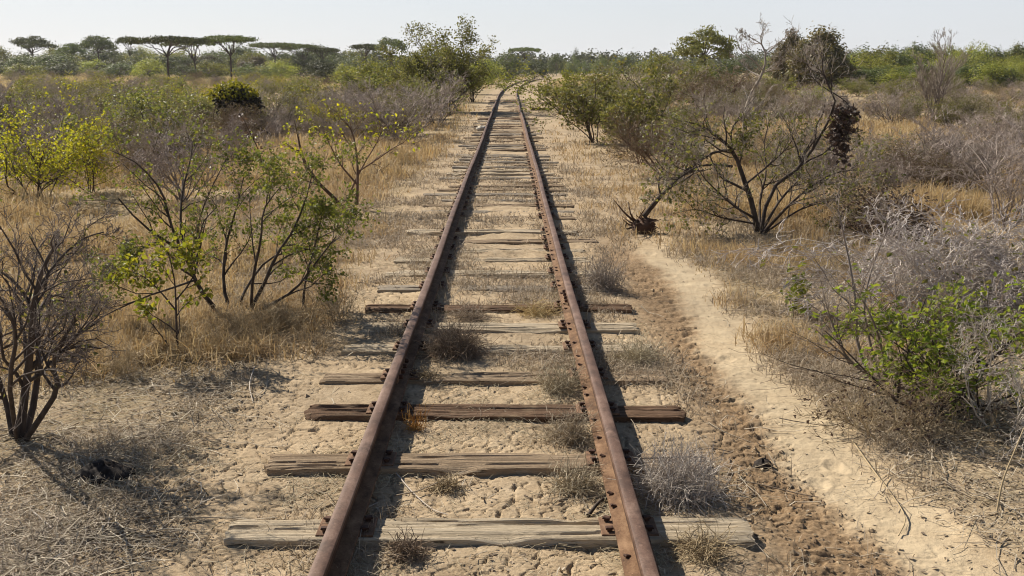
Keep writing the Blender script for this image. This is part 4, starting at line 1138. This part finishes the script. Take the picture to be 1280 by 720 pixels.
rng = np.random.default_rng(150)
x, yv = scatter(rng, 42000, 5.0, 130)
sand, rut, lit, strip = masks(x, yv)
tx = np.abs(x - track_x(yv))
dens = sm(1.5, 2.6, tx + .5 * (vnoise(x, yv, 5) - .5)) * (1 - sand) * (1 - rut) * (1 - .8 * strip)
patch = fbm(x * .45, yv * .45, 60, 3)
for (gx, gy, gr) in [(*G(880, 262)[:2], 1.3), (*G(1110, 178)[:2], 4.0), (*G(1012, 335)[:2], .7), (*G(360, 205)[:2], 2.2), (*G(520, 195)[:2], 1.6), (*G(150, 420)[:2], 1.0)]:
    patch = patch + .28 * np.exp(-((x - gx) / gr) ** 2 - ((yv - gy) / (gr * 1.6)) ** 2)
golden = sm(.42, .60, patch)
dens = dens * (.08 + .92 * golden) * np.where(x < 0, sm(5.5, 7.5, yv), sm(8.0, 11, yv) * sm(-.1, .5, path_d(x, yv, _sand) * (yv < 12) + (yv >= 12) * 1))
dens = dens * (.12 + .88 * sm(.36, .56, fbm(x * 2.3, yv * 1.8, 61, 2) + .22 * sm(9, 16, yv)))
keep = rng.uniform(size=len(x)) < dens
x, yv, patch = x[keep], yv[keep], patch[keep]
z = terrain(x, yv)
g = Geo()
blades(g, rng, np.stack([x, yv, z - .01], 1), 22, (.09 + .22 * sm(.45, .72, patch)) * (.5 + .5 * sm(8, 11, yv)) * rng.uniform(.5, 1.3, len(x)), .0010 + .00040 * yv, .9, .07 + .004 * yv)
tag(part('dry_grass', g.mesh('dry_grass', M['straw'])), kind='stuff')
m = 16000; yv = rng.uniform(85, 215, m); x = rng.uniform(-.62, .1, m) * yv
keep = (np.abs(x - track_x(yv)) > 4) & (rng.uniform(size=m) < .35 + .65 * sm(.4, .6, fbm(x * .08, yv * .03, 69, 3))); x, yv = x[keep], yv[keep]; g = Geo()
blades(g, rng, np.stack([x, yv, terrain(x, yv) - .02], 1), 12, rng.uniform(.25, .6, len(x)), .03 + 0 * x, .6, .35)
tag(part('plain_grass', g.mesh('plain_grass', M['straw'])), kind='stuff')
# short straw in and beside the track
x, yv = scatter(rng, 42000, 3.0, 70, .45)
tx = np.abs(x - track_x(yv))
sand, rut, lit, strip = masks(x, yv)
pn = fbm(x * 1.6, yv * 1.1, 64, 3)
dens = (1 - sand) * (1 - .85 * rut) * (1 - .93 * clay(x, yv)) * (1 - .85 * sm(8, 6.5, yv) * (x < -1.05)) * sm(.47, .62, pn + .13 * sm(6, 12, yv) - .07 * (tx < .45) - (.05 + .07 * sm(6.5, 5, yv)) * (tx < 1.05)) * sm(4.8, 3.4, tx) * (1 - .55 * strip)
keep = rng.uniform(size=len(x)) < dens * .8 * (1 - .92 * sm(5.6, 4.9, yv) * (tx < 1.25))
x, yv = x[keep], yv[keep]; g = Geo()
blades(g, rng, np.stack([x, yv, terrain(x, yv) - .005], 1), 16, rng.uniform(.03, .10, len(x)) * (1 + .5 * sm(7, 12, yv) * sm(.8, 1.6, np.abs(x - track_x(yv)))), .0009 + .00030 * yv, 1.5, .06 + .002 * yv)
tag(part('short_straw', g.mesh('short_straw', M['straw_grey'])), kind='stuff')
x, yv = scatter(rng, 26000, 6.5, 75, .45)
tx = np.abs(x - track_x(yv)); sand, rut, lit, strip = masks(x, yv)
keep = rng.uniform(size=len(x)) < (1 - sand) * (1 - clay(x, yv)) * (1 - .75 * strip) * sm(1.1, 1.8, tx) * sm(6, 4, tx) * sm(.38, .58, fbm(x * .8, yv * .6, 65, 3)) * sm(.36, .55, fbm(x * 2.5, yv * 2, 62, 2) + .2 * sm(10, 16, yv))
x, yv = x[keep], yv[keep]; g = Geo()
blades(g, rng, np.stack([x, yv, terrain(x, yv) - .005], 1), 18, rng.uniform(.06, .20, len(x)), .0009 + .00032 * yv, 1.0, .07 + .003 * yv)
tag(part('trackside_straw', g.mesh('trackside_straw', M['straw'])), kind='stuff')
# leaf litter and fallen twigs
x, yv = scatter(rng, 130000, 2.9, 16, .56)
sand, rut, lit, strip = masks(x, yv)
tx = np.abs(x - track_x(yv))
keep = rng.uniform(size=len(x)) < np.clip(lit * (.4 + .6 * sm(.4, .6, fbm(x * 1.4, yv * 1.4, 66, 3))) + .025, 0, 1)
x, yv = x[keep], yv[keep]; n = len(x); g = Geo()
z = terrain(x, yv) + .004
fl = nrm(np.concatenate([rng.normal(size=(n, 2)), rng.normal(size=(n, 1)) * .10], 1))
L = rng.uniform(.008, .034, n)
g.leaf(np.stack([x, yv, z], 1), fl, nrm(rng.normal(size=(n, 3)) * .2 + np.array([0, 0, 1])), L, L * rng.uniform(.10, .38, n), fold=.15)
tag(part('leaf_litter', g.mesh('leaf_litter', M['litter'])), kind='stuff')
x, yv = scatter(rng, 44000, 2.9, 15, .56)
sand, rut, lit, strip = masks(x, yv)
keep = rng.uniform(size=len(x)) < np.clip(lit * (.2 + .8 * sm(.42, .6, fbm(x * 1.1, yv * 1.1, 68, 3))) + .015, 0, 1)
x, yv = x[keep], yv[keep]; n = len(x)
P = 5; az = rng.uniform(0, 2 * np.pi, n); Lt = .05 + .42 * rng.uniform(0, 1, n) ** 2.2; pts = []
px_, py_ = x.copy(), yv.copy(); cv = rng.normal(size=n) * .35
for k in range(P):
    pts.append(np.stack([px_, py_], 1)); px_ = px_ + np.cos(az) * Lt / (P - 1); py_ = py_ + np.sin(az) * Lt / (P - 1); az = az + cv + rng.normal(size=n) * .2
pts = np.stack(pts, 1)
zz = terrain(pts[..., 0].ravel(), pts[..., 1].ravel()).reshape(n, P) + .006 + np.abs(rng.normal(size=(n, P))) * .014
g = Geo(); g.tubes(np.concatenate([pts, zz[..., None]], 2), (.0009 + .0032 * rng.uniform(0, 1, n) ** 3)[:, None] * np.linspace(1, .6, P)[None], 3)
tag(part('fallen_twigs', g.mesh('fallen_twigs', M['twig_litter'])), kind='stuff')

def lying(nm, n, d0, d1, ul, dens, Lr, rr, mat, lift=.010):
    x, yv = scatter(rng, n, d0, d1, ul)
    keep = rng.uniform(size=len(x)) < dens(x, yv); x, yv = x[keep], yv[keep]; n = len(x)
    P = 5; az = rng.uniform(0, 2 * np.pi, n); Lt = rng.uniform(Lr[0], Lr[1], n); pts = []; cv = rng.normal(size=n) * .3; a, b = x.copy(), yv.copy()
    for k in range(P):
        pts.append(np.stack([a, b], 1)); a = a + np.cos(az) * Lt / (P - 1); b = b + np.sin(az) * Lt / (P - 1); az = az + cv + rng.normal(size=n) * .15
    pts = np.stack(pts, 1)
    zz = terrain(pts[..., 0].ravel(), pts[..., 1].ravel()).reshape(n, P) + .004 + np.abs(rng.normal(size=(n, P))) * lift
    g = Geo(); g.tubes(np.concatenate([pts, zz[..., None]], 2), (rng.uniform(rr[0], rr[1], n) * (.7 + .06 * yv))[:, None] * np.linspace(1, .6, P)[None], 3)
    tag(part(nm, g.mesh(nm, M[mat])), kind='stuff')
def d_straw(x, y):
    sa, ru, li, st = masks(x, y); tx = np.abs(x - track_x(y))
    return (1 - .9 * sa) * (1 - .7 * ru) * (1 - .85 * clay(x, y)) * (.10 + .9 * sm(.46, .62, fbm(x * 1.7 + 3, y * 1.3, 71, 3))) * sm(5, 3.5, tx)
lying('fallen_straw', 26000, 2.9, 26, .5, d_straw, (.04, .20), (.0008, .0016), 'straw_grey')
x, yv = scatter(rng, 17000, 2.9, 12, .5)
sand, rut, lit, strip = masks(x, yv)
keep = rng.uniform(size=len(x)) < ((.06 + .5 * rut + .45 * clay(x, yv)) * (1 - sand) + .08 * lit) * sm(.35, .6, fbm(x * 3, yv * 3, 73, 2) + .15 * rut)
x, yv = x[keep], yv[keep]; n = len(x)
oc = np.array([(1, 0, 0), (0, 1, 0), (-1, 0, 0), (0, -1, 0), (0, 0, 1), (0, 0, -1)], float)
V = oc[None] * rng.uniform(.6, 1.4, (n, 6, 1)) * (rng.uniform(.003, 1, n) ** 5 * .016 + .0022)[:, None, None] * np.array([1, 1, .7]) + np.stack([x, yv, terrain(x, yv) + .002], 1)[:, None, :]
t = (np.arange(n) * 6)[:, None, None] + np.array([(0, 1, 4), (1, 2, 4), (2, 3, 4), (3, 0, 4), (1, 0, 5), (2, 1, 5), (3, 2, 5), (0, 3, 5)])[None]
g = Geo(); g.add(V.reshape(-1, 3), None, t.reshape(-1, 3)); tag(part('soil_crumbs', g.mesh('soil_crumbs', M['crumb'])), kind='stuff')

# --- single tufts by the track, each a thing
def tuft(seed, n=260, r=.13, h=.13, mat='straw_grey', w=.0014, lean=1.6):
    rng = np.random.default_rng(seed); g = Geo()
    m = n
    v = nrm(rng.normal(size=(m, 3)) + np.array([0, 0, .4])); v[:, 2] = np.abs(v[:, 2])
    pts = []; p = rng.normal(size=(m, 3)) * r * .3; p[:, 2] = np.abs(p[:, 2]) * .3; d = v
    for k in range(6):
        pts.append(p); p = p + d * (np.array([r, r, h]) * .26) * rng.uniform(.6, 1.3, (m, 1)); d = nrm(d + rng.normal(size=(m, 3)) * .55 - np.array([0, 0, .12])); p[:, 2] = np.maximum(p[:, 2], .004)
    g.tubes(np.stack(pts, 1), (rng.uniform(.5, 1.2, m) * w)[:, None] * np.linspace(1, .6, 6)[None], 3)
    return g.mesh('dry_tuft', M[mat])
tufts = [
    (567, 447, 82, 44, 'twig_brown', 'round brown tumbleweed lying between the rails', 'tumbleweed', 900),
    (848, 622, 112, 75, 'twig_pale', 'large pale tumbleweed right of the right rail', 'tumbleweed', 900),
    (700, 492, 70, 40, 'straw_grey', 'pale straw tuft against the inside of the right rail behind the dark sleeper', 'tuft', 300),
    (712, 552, 80, 46, 'straw_grey', 'pale straw tuft by the right rail behind the second sleeper', 'tuft', 330),
    (720, 615, 80, 44, 'straw_grey', 'flat pale straw tuft in front of the second sleeper by the right rail', 'tuft', 260),
    (755, 362, 62, 52, 'twig_grey', 'grey dry weed just right of the right rail', 'tuft', 500),
    (520, 540, 32, 40, 'straw_gold', 'small golden grass tuft by the left rail behind the second sleeper', 'tuft', 60),
    (556, 612, 48, 20, 'twig_tan', 'brown dead grass clump in front of the second sleeper', 'tuft', 240),
    (508, 700, 55, 36, 'twig_brown', 'brown dead clump at the bottom edge by the left rail', 'tuft', 240),
    (880, 700, 90, 40, 'twig_tan', 'brown twiggy clump at the end of the closest sleeper', 'tuft', 200),
    (800, 455, 70, 34, 'straw_grey', 'pale dry tuft over the sleeper ends right of the right rail', 'tuft', 300),
    (530, 478, 46, 22, 'twig_tan', 'brown grass clump on the fourth sleeper near the left rail', 'tuft', 180),
    (590, 400, 60, 22, 'straw_grey', 'pale straw tuft between the sixth and seventh sleepers', 'tuft', 200),
    (670, 395, 60, 22, 'straw', 'yellow straw tuft between the sixth and seventh sleepers by the right rail', 'tuft', 200),
    (1015, 345, 66, 60, 'straw', 'upright yellow straw tuft right of the sandy path', 'tuft', 200),
    (500, 205, 46, 42, 'straw', 'tall yellow straw tuft left of the left rail below the thorn thicket', 'tuft', 200),
]
for i, (px, py, wpx, hpx, mt, lab, cat, n) in enumerate(tufts):
    b = gpos(px, py, .0); b = (b[0], b[1] + .04, b[2]); s = b[1] / F
    o = part('tumbleweed' if cat == 'tumbleweed' else 'dry_tuft', tuft(400 + i, n, wpx * s * .5, hpx * s * .9, mt, .0017 if n > 250 else .0020)); o.location = b
    tag(o, lab, cat)

# --- small things on the ground
s_ = G(673, 137)[1] / F  # dark board added where a dark gap opens beside the rail
bw = Geo(); box(bw, (0, 0, 0), (27 * s_, .16, .13)); o = part('timber', bw.mesh('timber', M['wood_dark'])); b = gpos(676, 138, 0); o.location = (b[0], b[1], b[2] + .05); o.rotation_euler = (0, .03, .06)
tag(o, 'short dark bar standing for the dark gap right of the right rail before the bend', 'timber')
rpx('far', 2, 719, 61, 13, 300, 'tall narrow dark tree standing up alone above the far tree line')
rg = np.random.default_rng(91)
def lump(seed, r, mat, name):
    th, ph = np.meshgrid(np.linspace(0, 2 * np.pi, 20, endpoint=False), np.linspace(.02, np.pi - .02, 12), indexing='ij')
    k = 1 + 1.0 * (fbm(np.cos(th) * 2.6 + 5, np.sin(th) * 2 + ph * 2, seed, 3) - .5)
    V = np.stack([r[0] * k * np.sin(ph) * np.cos(th), r[1] * k * np.sin(ph) * np.sin(th), r[2] * k * np.cos(ph)], -1)
    i = np.arange(240).reshape(20, 12); q = np.stack([i[:, :-1], np.roll(i, -1, 0)[:, :-1], np.roll(i, -1, 0)[:, 1:], i[:, 1:]], -1).reshape(-1, 4)
    g = Geo(); g.add(V.reshape(-1, 3), q); return part(name, g.mesh(name, M[mat], True))
o = lump(1, (.042, .035, .03), 'clod_shade', 'clod'); b = gpos(954, 577, 0); o.location = (b[0], b[1], b[2] + .015); tag(o, 'single black clod on the churned rut right of the track', 'clod')
o = lump(2, (.13, .10, .05), 'clod_shade', 'shadow_lump'); b = gpos(132, 594, 0); o.location = (b[0], b[1], b[2] + .01); tag(o, 'black lump standing in for the shadow on the litter right of the bottom left shrub', 'painted_shadow')  # black lump added in place of the corner shrub's cast shadow
o = lump(3, (.16, .12, .09), 'stone', 'stone'); b = gpos(602, 163, 0); o.location = (b[0], b[1], b[2] + .05); tag(o, 'pale stone on the left shoulder of the track before the bend', 'stone')
sticks = [
    ([(1066, 545), (1090, 580), (1115, 610), (1132, 640), (1124, 660)], .0045, 'twig_tan', 'long bent tan stick lying on the sandy path'),
    ([(975, 515), (1000, 522), (1040, 522), (1062, 520)], .003, 'bark_dark', 'dark thin twig lying across the sandy path edge'),
    ([(38, 634), (60, 655), (85, 672), (128, 674)], .0045, 'twig_pale', 'white curved twig on the litter in the lower left'),
    ([(495, 588), (515, 610), (540, 632), (560, 642)], .0032, 'twig_pale', 'pale curved twig in front of the second sleeper between the rails'),
    ([(440, 628), (455, 632), (472, 622)], .003, 'twig_pale', 'short pale twig in the shadow of the left rail'),
    ([(735, 640), (748, 628), (758, 615)], .009, 'bark_dark', 'dark wood splinter by the right rail near the closest sleeper'),
    ([(318, 455), (312, 480), (316, 500)], .004, 'twig_pale', 'pale crooked twig on the litter below the green shrub'),
    ([(1246, 640), (1254, 600), (1270, 560), (1280, 535)], .005, 'twig_tan', 'stiff tan stalk leaning at the right edge below the dead shrub'),
]
for i, (pl, r, mt, lab) in enumerate(sticks):
    q = []
    for j, (a, c) in enumerate(pl):
        w = G(a, c, .02); q.append((w[0], w[1], tz(w[0], w[1]) + r + .006 + .008 * (j % 2)))
    if i == 7: q = [(A(a, c, G(1246, 640)[1] + .05 * j)) for j, (a, c) in enumerate(pl)]
    p = spline(q, 14); o0 = p[0].copy()
    g = Geo(); g.tubes((p - o0)[None], np.linspace(r, r * .55, 14)[None], 6)
    o = part('stick', g.mesh('stick', M[mt], True)); o.location = o0; tag(o, lab, 'stick')

# ------------------------------------------------------------------ air
def haze(density=.00014):
    m = bpy.data.materials.new('pale air'); m.use_nodes = True; nt = m.node_tree; nt.nodes.clear()
    out = nt.nodes.new('ShaderNodeOutputMaterial'); v = nt.nodes.new('ShaderNodeVolumePrincipled')
    v.inputs['Color'].default_value = (.93, .95, 1, 1); v.inputs['Density'].default_value = density; v.inputs['Anisotropy'].default_value = .3
    nt.links.new(v.outputs[0], out.inputs['Volume'])
    g = Geo(); a, b2, z0, z1 = 2900, 2650, -4, 24
    V = [(x, y, z) for z in (z0, z1) for x, y in ((-a, -60), (a, -60), (a, b2), (-a, b2))]
    g.add(V, [(3, 2, 1, 0), (4, 5, 6, 7), (0, 1, 5, 4), (1, 2, 6, 5), (2, 3, 7, 6), (3, 0, 4, 7)])
    tag(part('haze', g.mesh('haze', m)), kind='stuff')
HAZE = True
if HAZE: haze()

# ------------------------------------------------------------------ light, sky, camera
EL = math.radians(38); AZ = math.atan2(-.72, .69)      # the sun stands ahead and to the left
sun_dir = Vector((math.sin(AZ) * math.cos(EL), math.cos(AZ) * math.cos(EL), math.sin(EL)))
sd = bpy.data.lights.new('sun', 'SUN'); sd.energy = 5.0; sd.angle = math.radians(.6); sd.color = (1, .915, .78)
so = bpy.data.objects.new('sun', sd); COL.objects.link(so); so.rotation_euler = (-sun_dir).to_track_quat('-Z', 'Y').to_euler(); so.location = (-30, 40, 50)
w = bpy.data.worlds.new('World'); SC.world = w; w.use_nodes = True; nt = w.node_tree
sky = nt.nodes.new('ShaderNodeTexSky'); sky.sky_type = 'NISHITA'; sky.sun_disc = False
sky.sun_elevation = EL; sky.sun_rotation = AZ; sky.air_density = 1.0; sky.dust_density = .7; sky.ozone_density = 2.5; sky.altitude = 0
bg = nt.nodes['Background']; bg.inputs['Strength'].default_value = .05
tcw = nt.nodes.new('ShaderNodeTexCoord'); sx = nt.nodes.new('ShaderNodeSeparateXYZ'); nt.links.new(tcw.outputs['Generated'], sx.inputs[0])
nz = noise(nt, 2.2, 5, tcw.outputs['Generated'], .55, (1, 1, 5))
hz_ = ramp(nt, sx.outputs[2], [(0.0, (.78,) * 3), (.10, (.70,) * 3), (.32, (.12,) * 3), (.6, (0, 0, 0))])      # milky haze low over the horizon
hz_ = math_(nt, 'MULTIPLY', hz_, math_(nt, 'ADD', math_(nt, 'MULTIPLY', nz, .30), .85), True)
mxs = nt.nodes.new('ShaderNodeMix'); mxs.data_type = 'RGBA'; nt.links.new(hz_, mxs.inputs[0])
mxs.inputs[7].default_value = (9.6, 9.9, 10.6, 1); nt.links.new(sky.outputs[0], mxs.inputs[6])
nt.links.new(mxs.outputs[2], bg.inputs['Color'])

cd = bpy.data.cameras.new('camera'); cd.sensor_width = 36; cd.lens = 36 * F / 1280; cd.clip_end = 6000; cd.clip_start = .05
co = bpy.data.objects.new('camera', cd); COL.objects.link(co)
co.location = CAM; co.rotation_euler = (math.pi / 2 - PITCH, 0, -YAW); SC.camera = co
vs = SC.view_settings; vs.view_transform = 'Standard'; vs.look = 'None'; vs.gamma = 1; vs.exposure = .80
SC.cycles.filter_width = 1.1; SC.cycles.max_bounces = 6; SC.cycles.transmission_bounces = 4; SC.cycles.volume_bounces = 0
print('scrub', cnt, 'objects', len(COL.objects))
